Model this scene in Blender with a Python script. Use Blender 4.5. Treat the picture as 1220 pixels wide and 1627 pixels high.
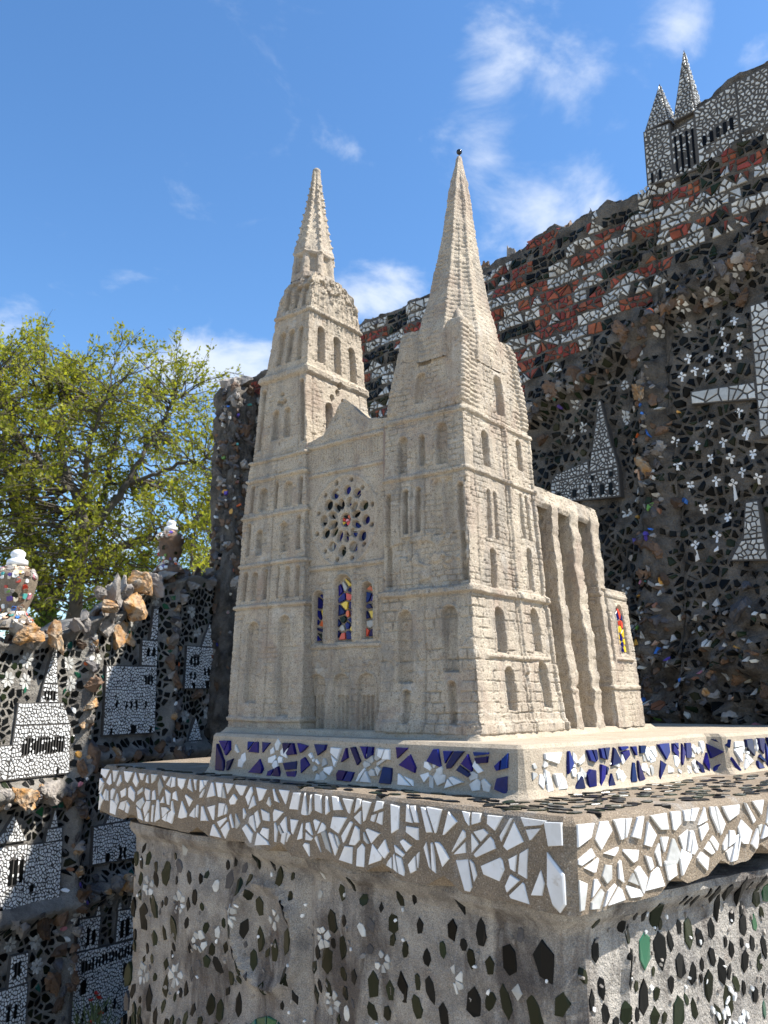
import bpy, math, random
import numpy as np
from mathutils import Vector

scene = bpy.context.scene
for o in list(bpy.data.objects):
    bpy.data.objects.remove(o, do_unlink=True)
random.seed(11)
RNG = np.random.default_rng(11)
rad = math.radians

# ------------------------------------------------------------------ camera
EYE = np.array([0.0, 0.0, 1.505])
PITCH = rad(12.3)
FPX, PW, PH = 1350.0, 1220.0, 1627.0
cam_data = bpy.data.cameras.new('camera')
cam = bpy.data.objects.new('camera', cam_data)
scene.collection.objects.link(cam)
cam.location = EYE
cam.rotation_euler = (math.pi / 2 + PITCH, 0, 0)
cam_data.sensor_fit = 'VERTICAL'
cam_data.sensor_height = 34.6
cam_data.lens = 34.6 * FPX / PH
cam_data.clip_start = 0.05
cam_data.clip_end = 3000
cam_data.dof.use_dof = True
cam_data.dof.focus_distance = 1.75
cam_data.dof.aperture_fstop = 11.0
scene.camera = cam
scene.render.resolution_x, scene.render.resolution_y = 768, 1024

# ------------------------------------------------------------------ sky and sun
SUN_EL, SUN_AZ = rad(52.0), rad(-5.0)          # azimuth measured from +X towards +Y
SUNV = Vector((math.cos(SUN_EL) * math.cos(SUN_AZ), math.cos(SUN_EL) * math.sin(SUN_AZ), math.sin(SUN_EL)))
world = bpy.data.worlds.new('World')
scene.world = world
world.use_nodes = True
wn, wl = world.node_tree.nodes, world.node_tree.links
wn.clear()
w_out = wn.new('ShaderNodeOutputWorld')
w_bg = wn.new('ShaderNodeBackground')
w_bg.inputs['Strength'].default_value = 0.12
sky = wn.new('ShaderNodeTexSky')
sky.sky_type = 'NISHITA'
sky.sun_disc = False
sky.sun_elevation = SUN_EL
sky.sun_rotation = math.pi / 2 - SUN_AZ
sky.altitude = 100
sky.air_density = 1.0
sky.dust_density = 0.3
sky.ozone_density = 3.0
w_tc = wn.new('ShaderNodeTexCoord')
# clouds: soft fractal noise on the sky direction, projected onto a flat cloud layer
w_sep = wn.new('ShaderNodeSeparateXYZ')
wl.new(w_tc.outputs['Generated'], w_sep.inputs[0])
w_zc = wn.new('ShaderNodeMath'); w_zc.operation = 'ADD'; w_zc.inputs[1].default_value = 0.25
wl.new(w_sep.outputs['Z'], w_zc.inputs[0])
w_div = wn.new('ShaderNodeVectorMath'); w_div.operation = 'DIVIDE'
wl.new(w_tc.outputs['Generated'], w_div.inputs[0])
w_cmb = wn.new('ShaderNodeCombineXYZ')
for k in range(3):
    wl.new(w_zc.outputs[0], w_cmb.inputs[k])
wl.new(w_cmb.outputs[0], w_div.inputs[1])
w_n1 = wn.new('ShaderNodeTexNoise')
w_n1.inputs['Scale'].default_value = 5.0
w_n1.inputs['Detail'].default_value = 8.0
w_n1.inputs['Roughness'].default_value = 0.6
w_n1.inputs['Distortion'].default_value = 0.35
wl.new(w_div.outputs[0], w_n1.inputs['Vector'])
# cloud banks; unseen ones behind the camera added to whiten the shade (unit directions, angular radius, weight)
CLOUDS = [((0.115, 0.741, 0.662), 0.085, 1.0), ((0.29, 0.714, 0.638), 0.075, .85), ((0.193, 0.754, 0.628), 0.07, .6),
          ((0.186, 0.853, 0.484), 0.11, 1.0), ((0.238, 0.83, 0.504), 0.08, .9), ((0.125, 0.865, 0.48), 0.08, .9), ((0.15, .87, .46), .10, .8),
          ((0.007, 0.893, 0.45), 0.07, .9), ((-0.029, 0.897, 0.441), 0.06, .7), ((-0.193, 0.904, 0.382), 0.10, .95), ((-0.15, 0.914, 0.36), 0.10, .9),
          ((-0.26, 0.90, 0.34), 0.10, .7), ((-0.397, 0.829, 0.393), 0.06, .7), ((0.359, 0.71, 0.606), 0.05, .6), ((0.105, 0.813, 0.572), 0.04, .35),
          ((0.0, 0.74, 0.673), 0.04, .5), ((0.0, 0.98, 0.2), 0.25, .7), ((-0.35, 0.92, 0.15), 0.25, .7), ((-0.9, 0.2, 0.45), .3, .9), ((-0.5, -.3, .8), .25, .8),
          ((0.8, 0.5, .35), .3, .8), ((0.3, -0.9, .4), .4, .9), ((-.5, -.8, .35), .4, .9), ((-.8, -.5, .5), .3, .8)]
w_acc = None
for (cx, cy, cz), cr, cw in CLOUDS:
    v = Vector((cx, cy, cz)).normalized()
    nd = wn.new('ShaderNodeVectorMath'); nd.operation = 'DISTANCE'
    nd.inputs[1].default_value = v
    wl.new(w_tc.outputs['Generated'], nd.inputs[0])
    mr = wn.new('ShaderNodeMapRange'); mr.interpolation_type = 'SMOOTHSTEP'
    mr.inputs['From Min'].default_value = 0.0; mr.inputs['From Max'].default_value = cr
    mr.inputs['To Min'].default_value = cw; mr.inputs['To Max'].default_value = 0.0
    wl.new(nd.outputs['Value'], mr.inputs['Value'])
    if w_acc is None:
        w_acc = mr
    else:
        mx = wn.new('ShaderNodeMath'); mx.operation = 'MAXIMUM'
        wl.new(w_acc.outputs[0], mx.inputs[0]); wl.new(mr.outputs[0], mx.inputs[1])
        w_acc = mx
w_a = wn.new('ShaderNodeMath'); w_a.operation = 'MULTIPLY_ADD'
w_a.inputs[1].default_value = 0.27
wl.new(w_acc.outputs[0], w_a.inputs[0]); wl.new(w_n1.outputs['Fac'], w_a.inputs[2])
w_r = wn.new('ShaderNodeMapRange'); w_r.interpolation_type = 'SMOOTHSTEP'
w_r.inputs['From Min'].default_value = 0.575; w_r.inputs['From Max'].default_value = 0.88
w_r.inputs['To Min'].default_value = 0.0; w_r.inputs['To Max'].default_value = 0.78
wl.new(w_a.outputs[0], w_r.inputs['Value'])
w_mix = wn.new('ShaderNodeMix'); w_mix.data_type = 'RGBA'
w_mix.inputs[7].default_value = (4.1, 4.4, 4.9, 1)
wl.new(w_r.outputs[0], w_mix.inputs[0])
w_hs = wn.new('ShaderNodeHueSaturation')
w_hs.inputs['Saturation'].default_value = 1.18
w_hs.inputs['Value'].default_value = 1.0
wl.new(sky.outputs[0], w_hs.inputs['Color'])
wl.new(w_hs.outputs[0], w_mix.inputs[6])
wl.new(w_mix.outputs[2], w_bg.inputs['Color'])
wl.new(w_bg.outputs[0], w_out.inputs[0])

sun_d = bpy.data.lights.new('sun', 'SUN')
sun_d.energy = 4.9
sun_d.angle = rad(0.53)
sun_d.color = (1.0, 0.95, 0.87)
sun = bpy.data.objects.new('sun', sun_d)
scene.collection.objects.link(sun)
sun.location = (3, 1, 6)
sun.rotation_euler = (-SUNV).to_track_quat('-Z', 'Y').to_euler()

vs = scene.view_settings
vs.view_transform = 'Standard'
vs.look = 'None'
vs.exposure = 1.02
vs.gamma = 1.0
scene.render.engine = 'CYCLES'

# ------------------------------------------------------------------ helpers
C = scene.collection
WLOC = {}

def tag(o, label=None, cat=None, group=None, kind=None):
    if label: o['label'] = label
    if cat: o['category'] = cat
    if group: o['group'] = group
    if kind: o['kind'] = kind
    return o

def link(o, parent=None, wloc=(0, 0, 0)):
    C.objects.link(o)
    w = Vector(wloc)
    if parent is not None:
        o.parent = parent
        o.location = w - WLOC[parent.name]
    else:
        o.location = w
    WLOC[o.name] = w
    return o

def empty(name, wloc, local_root=False):
    o = bpy.data.objects.new(name, None)
    o.empty_display_size = 0.1
    link(o, None, wloc)
    if local_root:
        WLOC[o.name] = Vector((0, 0, 0))
    return o

def mesh_np(name, V, F, mat, parent=None, wloc=(0, 0, 0), smooth=False, rnd=None, label=None, kind=None):
    """V (n,3) in the parent's root frame, F list/array of faces; origin moved to wloc."""
    V = np.asarray(V, float) - np.asarray(wloc, float)
    me = bpy.data.meshes.new(name)
    if isinstance(F, np.ndarray) and F.ndim == 2:
        n, k = F.shape
        me.vertices.add(len(V)); me.vertices.foreach_set('co', V.astype(np.float32).ravel())
        me.loops.add(n * k); me.loops.foreach_set('vertex_index', F.astype(np.int32).ravel())
        me.polygons.add(n)
        me.polygons.foreach_set('loop_start', np.arange(0, n * k, k, dtype=np.int32))
        me.polygons.foreach_set('loop_total', np.full(n, k, dtype=np.int32))
        me.update(calc_edges=True)
    else:
        me.from_pydata(V.tolist(), [], [list(map(int, f)) for f in F])
    if smooth:
        me.polygons.foreach_set('use_smooth', np.ones(len(me.polygons), dtype=bool))
    if rnd is not None:
        a = me.attributes.new('rnd', 'FLOAT', 'FACE')
        a.data.foreach_set('value', np.broadcast_to(np.asarray(rnd, np.float32), (len(me.polygons),)).copy())
    me.materials.append(mat)
    o = bpy.data.objects.new(name, me)
    link(o, parent, wloc)
    if label: o['label'] = label
    if kind: o['kind'] = kind
    return o

# ---- numpy noise
_LAT = np.random.default_rng(5).random((256, 256))
def vnoise(x, y, seed=0):
    x = np.asarray(x, float) + seed * 17.31; y = np.asarray(y, float) + seed * 9.77
    xi = np.floor(x).astype(int); yi = np.floor(y).astype(int)
    fx = x - xi; fy = y - yi
    fx = fx * fx * (3 - 2 * fx); fy = fy * fy * (3 - 2 * fy)
    a = _LAT[xi & 255, yi & 255]; b = _LAT[(xi + 1) & 255, yi & 255]
    c = _LAT[xi & 255, (yi + 1) & 255]; d = _LAT[(xi + 1) & 255, (yi + 1) & 255]
    return (a * (1 - fx) + b * fx) * (1 - fy) + (c * (1 - fx) + d * fx) * fy - 0.5
def fbm(x, y, seed=0, oct=4, gain=0.5):
    s = 0; a = 1.0
    for k in range(oct):
        s = s + a * vnoise(x * 2 ** k, y * 2 ** k, seed + k); a *= gain
    return s
def hsh(i, j=0, seed=0):
    return _LAT[(np.asarray(i).astype(int) * 37 + seed * 11) & 255, (np.asarray(j).astype(int) * 53 + seed * 29) & 255]
def sst(e0, e1, x):
    t = np.clip((x - e0) / (e1 - e0), 0, 1)
    return t * t * (3 - 2 * t)

# ------------------------------------------------------------------ materials
MATS = {}
def mat(name, col, rough=0.8, var=0.15, col2=None, nscale=30.0, mixamt=0.6, bump=0.0, bscale=300.0, bdist=0.002,
        spec=0.5, speck=None, speck_scale=600.0, speck_th=0.62, hue=0.0, coat=0.0, transl=None, speck_amt=1.0, grain=0.0, stain=None, stain_scale=(5, 5, 5), stain_th=0.55, stain_amt=0.6):
    m = bpy.data.materials.new(name); MATS[name] = m
    m.use_nodes = True
    N, L = m.node_tree.nodes, m.node_tree.links
    bs = N['Principled BSDF']
    bs.inputs['Roughness'].default_value = rough
    bs.inputs['Specular IOR Level'].default_value = spec
    if coat: bs.inputs['Coat Weight'].default_value = coat; bs.inputs['Coat Roughness'].default_value = 0.08
    tc = N.new('ShaderNodeTexCoord')
    at = N.new('ShaderNodeAttribute'); at.attribute_name = 'rnd'
    rgb = N.new('ShaderNodeRGB'); rgb.outputs[0].default_value = (*col, 1)
    src = rgb.outputs[0]
    geo = N.new('ShaderNodeNewGeometry')
    pos = geo.outputs['Position']
    if col2 is not None:
        nz = N.new('ShaderNodeTexNoise'); nz.inputs['Scale'].default_value = nscale
        nz.inputs['Detail'].default_value = 5; nz.inputs['Roughness'].default_value = 0.62
        L.new(pos, nz.inputs['Vector'])
        mr = N.new('ShaderNodeMapRange'); mr.inputs['From Min'].default_value = 0.38; mr.inputs['From Max'].default_value = 0.66
        mr.inputs['To Max'].default_value = mixamt
        L.new(nz.outputs['Fac'], mr.inputs['Value'])
        mx = N.new('ShaderNodeMix'); mx.data_type = 'RGBA'
        L.new(mr.outputs[0], mx.inputs[0]); L.new(src, mx.inputs[6]); mx.inputs[7].default_value = (*col2, 1)
        src = mx.outputs[2]
    if speck is not None:
        nz = N.new('ShaderNodeTexNoise'); nz.inputs['Scale'].default_value = speck_scale
        nz.inputs['Detail'].default_value = 2
        L.new(pos, nz.inputs['Vector'])
        mr = N.new('ShaderNodeMapRange'); mr.inputs['From Min'].default_value = speck_th; mr.inputs['From Max'].default_value = speck_th + 0.08
        mr.inputs['To Max'].default_value = speck_amt
        L.new(nz.outputs['Fac'], mr.inputs['Value'])
        mx = N.new('ShaderNodeMix'); mx.data_type = 'RGBA'
        L.new(mr.outputs[0], mx.inputs[0]); L.new(src, mx.inputs[6]); mx.inputs[7].default_value = (*speck, 1)
        src = mx.outputs[2]
    for stain, stain_scale, stain_th, stain_amt in ([] if stain is None else stain if isinstance(stain, list) else [(stain, stain_scale, stain_th, stain_amt)]):
        mp = N.new('ShaderNodeMapping'); mp.inputs['Scale'].default_value = stain_scale
        L.new(pos, mp.inputs['Vector'])
        nz = N.new('ShaderNodeTexNoise'); nz.inputs['Scale'].default_value = 1.0
        nz.inputs['Detail'].default_value = 6; nz.inputs['Roughness'].default_value = 0.65; nz.inputs['Distortion'].default_value = 0.4
        L.new(mp.outputs[0], nz.inputs['Vector'])
        mr = N.new('ShaderNodeMapRange'); mr.inputs['From Min'].default_value = stain_th - 0.05; mr.inputs['From Max'].default_value = stain_th + 0.08
        mr.inputs['To Max'].default_value = stain_amt
        L.new(nz.outputs['Fac'], mr.inputs['Value'])
        mx = N.new('ShaderNodeMix'); mx.data_type = 'RGBA'
        L.new(mr.outputs[0], mx.inputs[0]); L.new(src, mx.inputs[6]); mx.inputs[7].default_value = (*stain, 1)
        src = mx.outputs[2]
    if grain:
        nz = N.new('ShaderNodeTexNoise'); nz.inputs['Scale'].default_value = 520.0
        nz.inputs['Detail'].default_value = 3; nz.inputs['Roughness'].default_value = 0.7
        L.new(pos, nz.inputs['Vector'])
        mg = N.new('ShaderNodeMapRange'); mg.inputs['From Min'].default_value = 0.34; mg.inputs['From Max'].default_value = 0.66
        mg.inputs['To Min'].default_value = 1 - grain; mg.inputs['To Max'].default_value = 1 + grain
        L.new(nz.outputs['Fac'], mg.inputs['Value'])
        hg = N.new('ShaderNodeHueSaturation'); L.new(mg.outputs[0], hg.inputs['Value']); L.new(src, hg.inputs['Color'])
        src = hg.outputs[0]
    hs = N.new('ShaderNodeHueSaturation')
    mr = N.new('ShaderNodeMapRange'); mr.inputs['To Min'].default_value = 1 - var; mr.inputs['To Max'].default_value = 1 + var
    L.new(at.outputs['Fac'], mr.inputs['Value']); L.new(mr.outputs[0], hs.inputs['Value'])
    if hue:
        m2 = N.new('ShaderNodeMath'); m2.operation = 'MULTIPLY'; m2.inputs[1].default_value = 7.13
        m3 = N.new('ShaderNodeMath'); m3.operation = 'FRACT'
        mr2 = N.new('ShaderNodeMapRange'); mr2.inputs['To Min'].default_value = 0.5 - hue; mr2.inputs['To Max'].default_value = 0.5 + hue
        L.new(at.outputs['Fac'], m2.inputs[0]); L.new(m2.outputs[0], m3.inputs[0]); L.new(m3.outputs[0], mr2.inputs['Value'])
        L.new(mr2.outputs[0], hs.inputs['Hue'])
    L.new(src, hs.inputs['Color'])
    L.new(hs.outputs[0], bs.inputs['Base Color'])
    if bump:
        nz = N.new('ShaderNodeTexNoise'); nz.inputs['Scale'].default_value = bscale
        nz.inputs['Detail'].default_value = 4; nz.inputs['Roughness'].default_value = 0.65
        L.new(pos, nz.inputs['Vector'])
        bp = N.new('ShaderNodeBump'); bp.inputs['Strength'].default_value = bump; bp.inputs['Distance'].default_value = bdist
        L.new(nz.outputs['Fac'], bp.inputs['Height']); L.new(bp.outputs[0], bs.inputs['Normal'])
    if transl:
        tr = N.new('ShaderNodeBsdfTranslucent'); tr.inputs[0].default_value = (*transl, 1)
        ms = N.new('ShaderNodeMixShader'); ms.inputs[0].default_value = 0.45
        L.new(bs.outputs[0], ms.inputs[1]); L.new(tr.outputs[0], ms.inputs[2])
        hs2 = N.new('ShaderNodeHueSaturation'); hs2.inputs['Color'].default_value = (*transl, 1)
        L.new(mr.outputs[0], hs2.inputs['Value']); L.new(hs2.outputs[0], tr.inputs[0])
        L.new(ms.outputs[0], N['Material Output'].inputs[0])
    return m

STONE = mat('cast_stone', (0.53, 0.455, 0.35), 0.93, 0.0, col2=(0.385, 0.32, 0.25), nscale=11, mixamt=0.85, bump=1.0, bscale=330, bdist=0.0045,
            spec=0.2, speck=(0.17, 0.13, 0.095), speck_scale=380, speck_th=0.56, speck_amt=0.62, grain=0.24, stain=[((0.33, 0.245, 0.19), (9, 9, 6), 0.57, 0.6), ((0.26, 0.235, 0.20), (26, 26, 5), 0.56, 0.6), ((0.60, 0.55, 0.47), (14, 14, 14), 0.62, 0.6), ((0.10, 0.085, 0.07), (75, 75, 75), 0.66, 0.7)])
STONE_P = mat('pink_mortar', (0.32, 0.235, 0.19), 0.95, 0.0, col2=(0.42, 0.35, 0.28), nscale=25, bump=0.7, bscale=400, bdist=0.002, spec=0.2)
SAND = mat('sandy_mortar', (0.46, 0.39, 0.295), 0.95, 0.0, col2=(0.33, 0.27, 0.2), nscale=14, mixamt=0.7, bump=0.9, bscale=380, bdist=0.003,
           spec=0.2, speck=(0.2, 0.15, 0.1), speck_scale=260, speck_th=0.62, speck_amt=0.8, grain=0.28)
LEDGE_M = mat('ledge_mortar', (0.27, 0.215, 0.155), 0.95, 0.0, col2=(0.20, 0.155, 0.11), nscale=22, mixamt=0.7, bump=1.0, bscale=320, bdist=0.004,
              spec=0.2, speck=(0.5, 0.44, 0.36), speck_scale=350, speck_th=0.62, speck_amt=0.7, grain=0.4, stain=(0.36, 0.34, 0.31), stain_scale=(12, 12, 8), stain_th=0.60, stain_amt=0.6)
PED_M = mat('pedestal_mortar', (0.42, 0.385, 0.335), 0.95, 0.0, col2=(0.19, 0.175, 0.16), nscale=13, mixamt=0.95, bump=1.0, bscale=170, bdist=0.008,
            spec=0.25, speck=(0.42, 0.39, 0.34), speck_scale=240, speck_th=0.60, speck_amt=0.6, grain=0.4, stain=[((0.075, 0.06, 0.052), (11, 11, 3.5), 0.55, 0.8), ((0.42, 0.40, 0.37), (22, 22, 9), 0.63, 0.7), ((0.20, 0.14, 0.10), (8, 8, 8), 0.63, 0.5)])
GROUT_R = mat('dark_wall_mortar', (0.185, 0.165, 0.14), 0.95, 0.0, col2=(0.052, 0.046, 0.04), nscale=13, mixamt=0.95, bump=1.0, bscale=90, bdist=0.02, spec=0.15, grain=0.3)
GROUT_L = mat('grey_wall_mortar', (0.30, 0.28, 0.245), 0.95, 0.0, col2=(0.11, 0.10, 0.09), nscale=9, mixamt=0.85, bump=1.0, bscale=100, bdist=0.012, spec=0.2, grain=0.3)
RELIEF_G = mat('relief_grout', (0.085, 0.08, 0.075), 0.95, 0.0, bump=0.5, bscale=300, spec=0.2)
WHITE = mat('white_ceramic', (0.76, 0.765, 0.76), 0.16, 0.12, stain=[((.42, .36, .27), (55, 55, 55), .64, .5)], col2=(0.64, 0.635, 0.61), nscale=45, mixamt=0.6, spec=0.5, bump=0.08, bscale=60, bdist=0.002, hue=0.01)
WHITE_W = mat('aged_white_chip', (0.52, 0.52, 0.49), 0.42, 0.28, col2=(0.36, 0.35, 0.32), nscale=60, mixamt=.7, spec=0.3)
WHITE_S = mat('white_chip', (0.74, 0.745, 0.73), 0.35, 0.16, spec=0.4)
BLUE = mat('cobalt_ceramic', (0.006, 0.008, 0.12), 0.2, 0.5, col2=(0.004, 0.005, 0.05), nscale=60, spec=0.22, hue=0.015, bump=0.1, bscale=80, bdist=0.002)
RED = mat('brick_tile', (0.25, 0.062, 0.036), 0.8, 0.45, col2=(0.12, 0.038, 0.028), nscale=30, bump=0.5, bscale=200, hue=0.015, spec=0.3)
DARK = mat('dark_glass', (0.006, 0.0065, 0.0065), 0.30, 0.6, spec=0.10, bump=0.12, bscale=60, bdist=0.003)
GREEN = mat('bottle_glass', (0.013, 0.017, 0.008), 0.22, 0.6, spec=0.14, hue=0.06, bump=0.1, bscale=60, bdist=0.003)
GREENB = mat('bright_green_glass', (0.015, 0.085, 0.05), 0.15, 0.4, hue=0.05)
COLS = [mat('chip_%s' % n, c, 0.3, 0.3) for n, c in
        [('cream', (0.62, 0.55, 0.42)), ('pink', (0.55, 0.22, 0.26)), ('teal', (0.08, 0.33, 0.3)), ('ochre', (0.55, 0.28, 0.05)),
         ('orange', (0.6, 0.12, 0.03)), ('sky', (0.05, 0.17, 0.5)), ('moss', (0.14, 0.28, 0.05)), ('brown', (0.2, 0.09, 0.05)),
         ('peach', (0.6, 0.38, 0.25)), ('violet', (0.1, 0.06, 0.3))]]
YELLOW = mat('yellow_ceramic', (0.68, 0.46, 0.03), 0.2, 0.15)
REDC = mat('red_ceramic', (0.55, 0.06, 0.03), 0.2, 0.3)
FLINT = mat('orange_flint', (0.36, 0.175, 0.045), 0.7, 0.25, col2=(0.36, 0.30, 0.22), nscale=26, mixamt=1.0, grain=.25, stain=(.13, .07, .035), stain_scale=(38, 38, 38), stain_th=.56, stain_amt=.8, bump=0.8, bscale=90, bdist=0.006, speck=(0.09, 0.06, 0.04), speck_scale=40, speck_th=0.62)
FLINT_G = mat('grey_flint', (0.30, 0.27, 0.235), 0.8, 0.3, col2=(0.14, 0.12, 0.11), nscale=20, bump=0.8, bscale=90, bdist=0.006)
FLINT_B = mat('brown_flint', (0.15, 0.085, 0.045), 0.7, 0.35, col2=(0.06, 0.05, 0.045), nscale=20, bump=0.8, bscale=90, bdist=0.006)
FLINT_K = mat('black_flint', (0.055, 0.052, 0.055), 0.6, 0.4, col2=(0.12, 0.11, 0.105), nscale=20, bump=0.8, bscale=90, bdist=0.006)
BARK = mat('bark', (0.085, 0.072, 0.055), 0.9, 0.0, col2=(0.045, 0.04, 0.032), nscale=25, bump=0.8, bscale=60, bdist=0.01)
LEAF = mat('spring_leaf', (0.20, 0.215, 0.02), 0.55, 0.45, hue=0.03, transl=(0.37, 0.38, 0.025), spec=0.3)
LEAF_D = mat('bush_leaf', (0.075, 0.13, 0.02), 0.55, 0.45, hue=0.025, transl=(0.15, 0.25, 0.02), spec=0.3)
GROUND = mat('gravel_ground', (0.46, 0.41, 0.33), 0.95, 0.0, col2=(0.33, 0.29, 0.23), nscale=9, bump=1, bscale=60, bdist=0.02)
BEAD = mat('black_bead', (0.01, 0.01, 0.012), 0.15, 0.0)
PETAL_R = mat('red_petal', (0.55, 0.03, 0.01), 0.5, 0.3)
STEM = mat('grey_green_stem', (0.13, 0.17, 0.07), 0.7, 0.4)

# ------------------------------------------------------------------ mosaic tools
cpt, spt = math.cos(PITCH), math.sin(PITCH)
FWD = np.array([0, cpt, spt]); UPV = np.array([0, -spt, cpt])
def project(p):
    """size bookkeeping only: which pieces show largest in the photograph"""
    d = np.asarray(p, float) - EYE
    w = d @ FWD
    return PW / 2 + FPX * d[0] / w, PH / 2 - FPX * (d @ UPV) / w, w

class Frame:
    """flat frame on a surface: P = o + s*S + t*T + h*N, optional relief height hf(s,t)"""
    def __init__(self, o, S, T, N, hf=None, to_world=None):
        self.o, self.S, self.T, self.N = [np.asarray(a, float) for a in (o, S, T, N)]
        self.hf = hf
        self.flip = np.dot(np.cross(self.S, self.T), self.N) < 0
        self.tw = to_world
    def __call__(self, s, t, h=0.0):
        s = np.asarray(s, float); t = np.asarray(t, float)
        h = np.asarray(h, float) + (self.hf(s, t) if self.hf is not None else 0.0)
        return self.o + s[..., None] * self.S + t[..., None] * self.T + h[..., None] * self.N

def poly_area(P):
    x, y = P[:, 0], P[:, 1]
    return 0.5 * np.sum(x * np.roll(y, -1) - np.roll(x, -1) * y)

def clip(poly, nx, ny, c):
    """keep nx*x+ny*y <= c"""
    out = []
    n = len(poly)
    if n == 0: return out
    d = [nx * p[0] + ny * p[1] - c for p in poly]
    for i in range(n):
        j = (i + 1) % n
        a, b = poly[i], poly[j]
        if d[i] <= 0: out.append(a)
        if (d[i] < 0) != (d[j] < 0) and d[i] != d[j]:
            t = d[i] / (d[i] - d[j])
            out.append((a[0] + (b[0] - a[0]) * t, a[1] + (b[1] - a[1]) * t))
    return out

def clean(poly, eps=0.0008):
    out = []
    for p in poly:
        if not out or abs(p[0] - out[-1][0]) + abs(p[1] - out[-1][1]) > eps:
            out.append(p)
    if len(out) > 1 and abs(out[0][0] - out[-1][0]) + abs(out[0][1] - out[-1][1]) <= eps: out.pop()
    return out

def inset(poly, g):
    P = np.array(poly); 
    if poly_area(P) < 0: P = P[::-1]
    out = [tuple(p) for p in P]
    n = len(P)
    for i in range(n):
        a, b = P[i], P[(i + 1) % n]
        e = b - a; l = np.hypot(*e)
        if l < 1e-9: continue
        nx, ny = e[1] / l, -e[0] / l
        out = clip(out, nx, ny, nx * a[0] + ny * a[1] - g)
    return out

def voronoi(seeds, region, gap=0.003, k=18, gapvar=0.5):
    """cells of the seeds clipped to a convex region, with grout gaps"""
    S = np.asarray(seeds, float); n = len(S)
    cells = []
    rg = RNG
    for c0 in range(0, n, 1500):
        A = S[c0:c0 + 1500]
        D = ((A[:, None, :] - S[None, :, :]) ** 2).sum(-1)
        kk = min(k + 1, n)
        idx = np.argpartition(D, kk - 1, axis=1)[:, :kk]
        for i in range(len(A)):
            a = A[i]
            poly = [tuple(p) for p in region]
            g = gap * (1 + gapvar * (rg.random() - 0.3))
            for j in idx[i][np.argsort(D[i][idx[i]])]:
                b = S[j]
                dx, dy = b[0] - a[0], b[1] - a[1]
                l = math.hypot(dx, dy)
                if l < 1e-9: continue
                nx, ny = dx / l, dy / l
                poly = clip(poly, nx, ny, nx * (a[0] + b[0]) / 2 + ny * (a[1] + b[1]) / 2 - g / 2)
                if len(poly) < 3: break
            poly = clean(poly)
            cells.append(np.array(poly) if len(poly) >= 3 else None)
    return cells

def jitter_seeds(x0, x1, y0, y1, dx, dy, jit=0.85):
    nx = max(1, int(round((x1 - x0) / dx))); ny = max(1, int(round((y1 - y0) / dy)))
    gx, gy = np.meshgrid((np.arange(nx) + 0.5) / nx, (np.arange(ny) + 0.5) / ny)
    gx = gx + (np.arange(ny) % 2)[:, None] * 0.5 / nx - 0.25 / nx
    px = x0 + (x1 - x0) * gx + (RNG.random(gx.shape) - 0.5) * jit * (x1 - x0) / nx
    py = y0 + (y1 - y0) * gy + (RNG.random(gx.shape) - 0.5) * jit * (y1 - y0) / ny
    return np.stack([px.ravel(), py.ravel()], 1)

def fill_convex(poly, d, gap, dy=None, jit=0.85):
    P = np.array(poly)
    sd = jitter_seeds(P[:, 0].min(), P[:, 0].max(), P[:, 1].min(), P[:, 1].max(), d, dy or d, jit)
    if poly_area(P) < 0: P = P[::-1]
    keep = []
    for q in sd:
        ok = True
        for i in range(len(P)):
            a, b = P[i], P[(i + 1) % len(P)]
            if (b[0] - a[0]) * (q[1] - a[1]) - (b[1] - a[1]) * (q[0] - a[0]) < 0: ok = False; break
        if ok: keep.append(q)
    if not keep: keep = [P.mean(0)]
    reg = inset(poly, gap * 0.4)
    if len(reg) < 3: return []
    return [c for c in voronoi(np.array(keep), reg, gap) if c is not None and abs(poly_area(c)) > 1.5e-6]

def split_cell(P, vert=None):
    """break a piece in two along a random line"""
    c = P.mean(0) + (RNG.random(2) - 0.5) * 0.3 * (P.max(0) - P.min(0))
    a = RNG.random() * math.pi if vert is None else RNG.normal() * vert
    nx, ny = math.cos(a), math.sin(a); cc = nx * c[0] + ny * c[1]
    out = []
    for sg in (1, -1):
        q = clean(clip([tuple(p) for p in P], sg * nx, sg * ny, sg * cc - 0.0016))
        if len(q) >= 3: out.append(np.array(q))
    return out

def leaf_poly(cx, cy, l, w, ang, pts=7, irr=0.18):
    a = np.linspace(0, 2 * math.pi, pts, endpoint=False)
    r = 1 + (RNG.random(pts) - 0.5) * 2 * irr
    x = np.sign(np.cos(a)) * np.abs(np.cos(a)) ** 1.0 * l / 2 * r
    y = np.sin(a) * w / 2 * r
    ca, sa = math.cos(ang), math.sin(ang)
    P = np.stack([cx + x * ca - y * sa, cy + x * sa + y * ca], 1)
    return P

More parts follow.
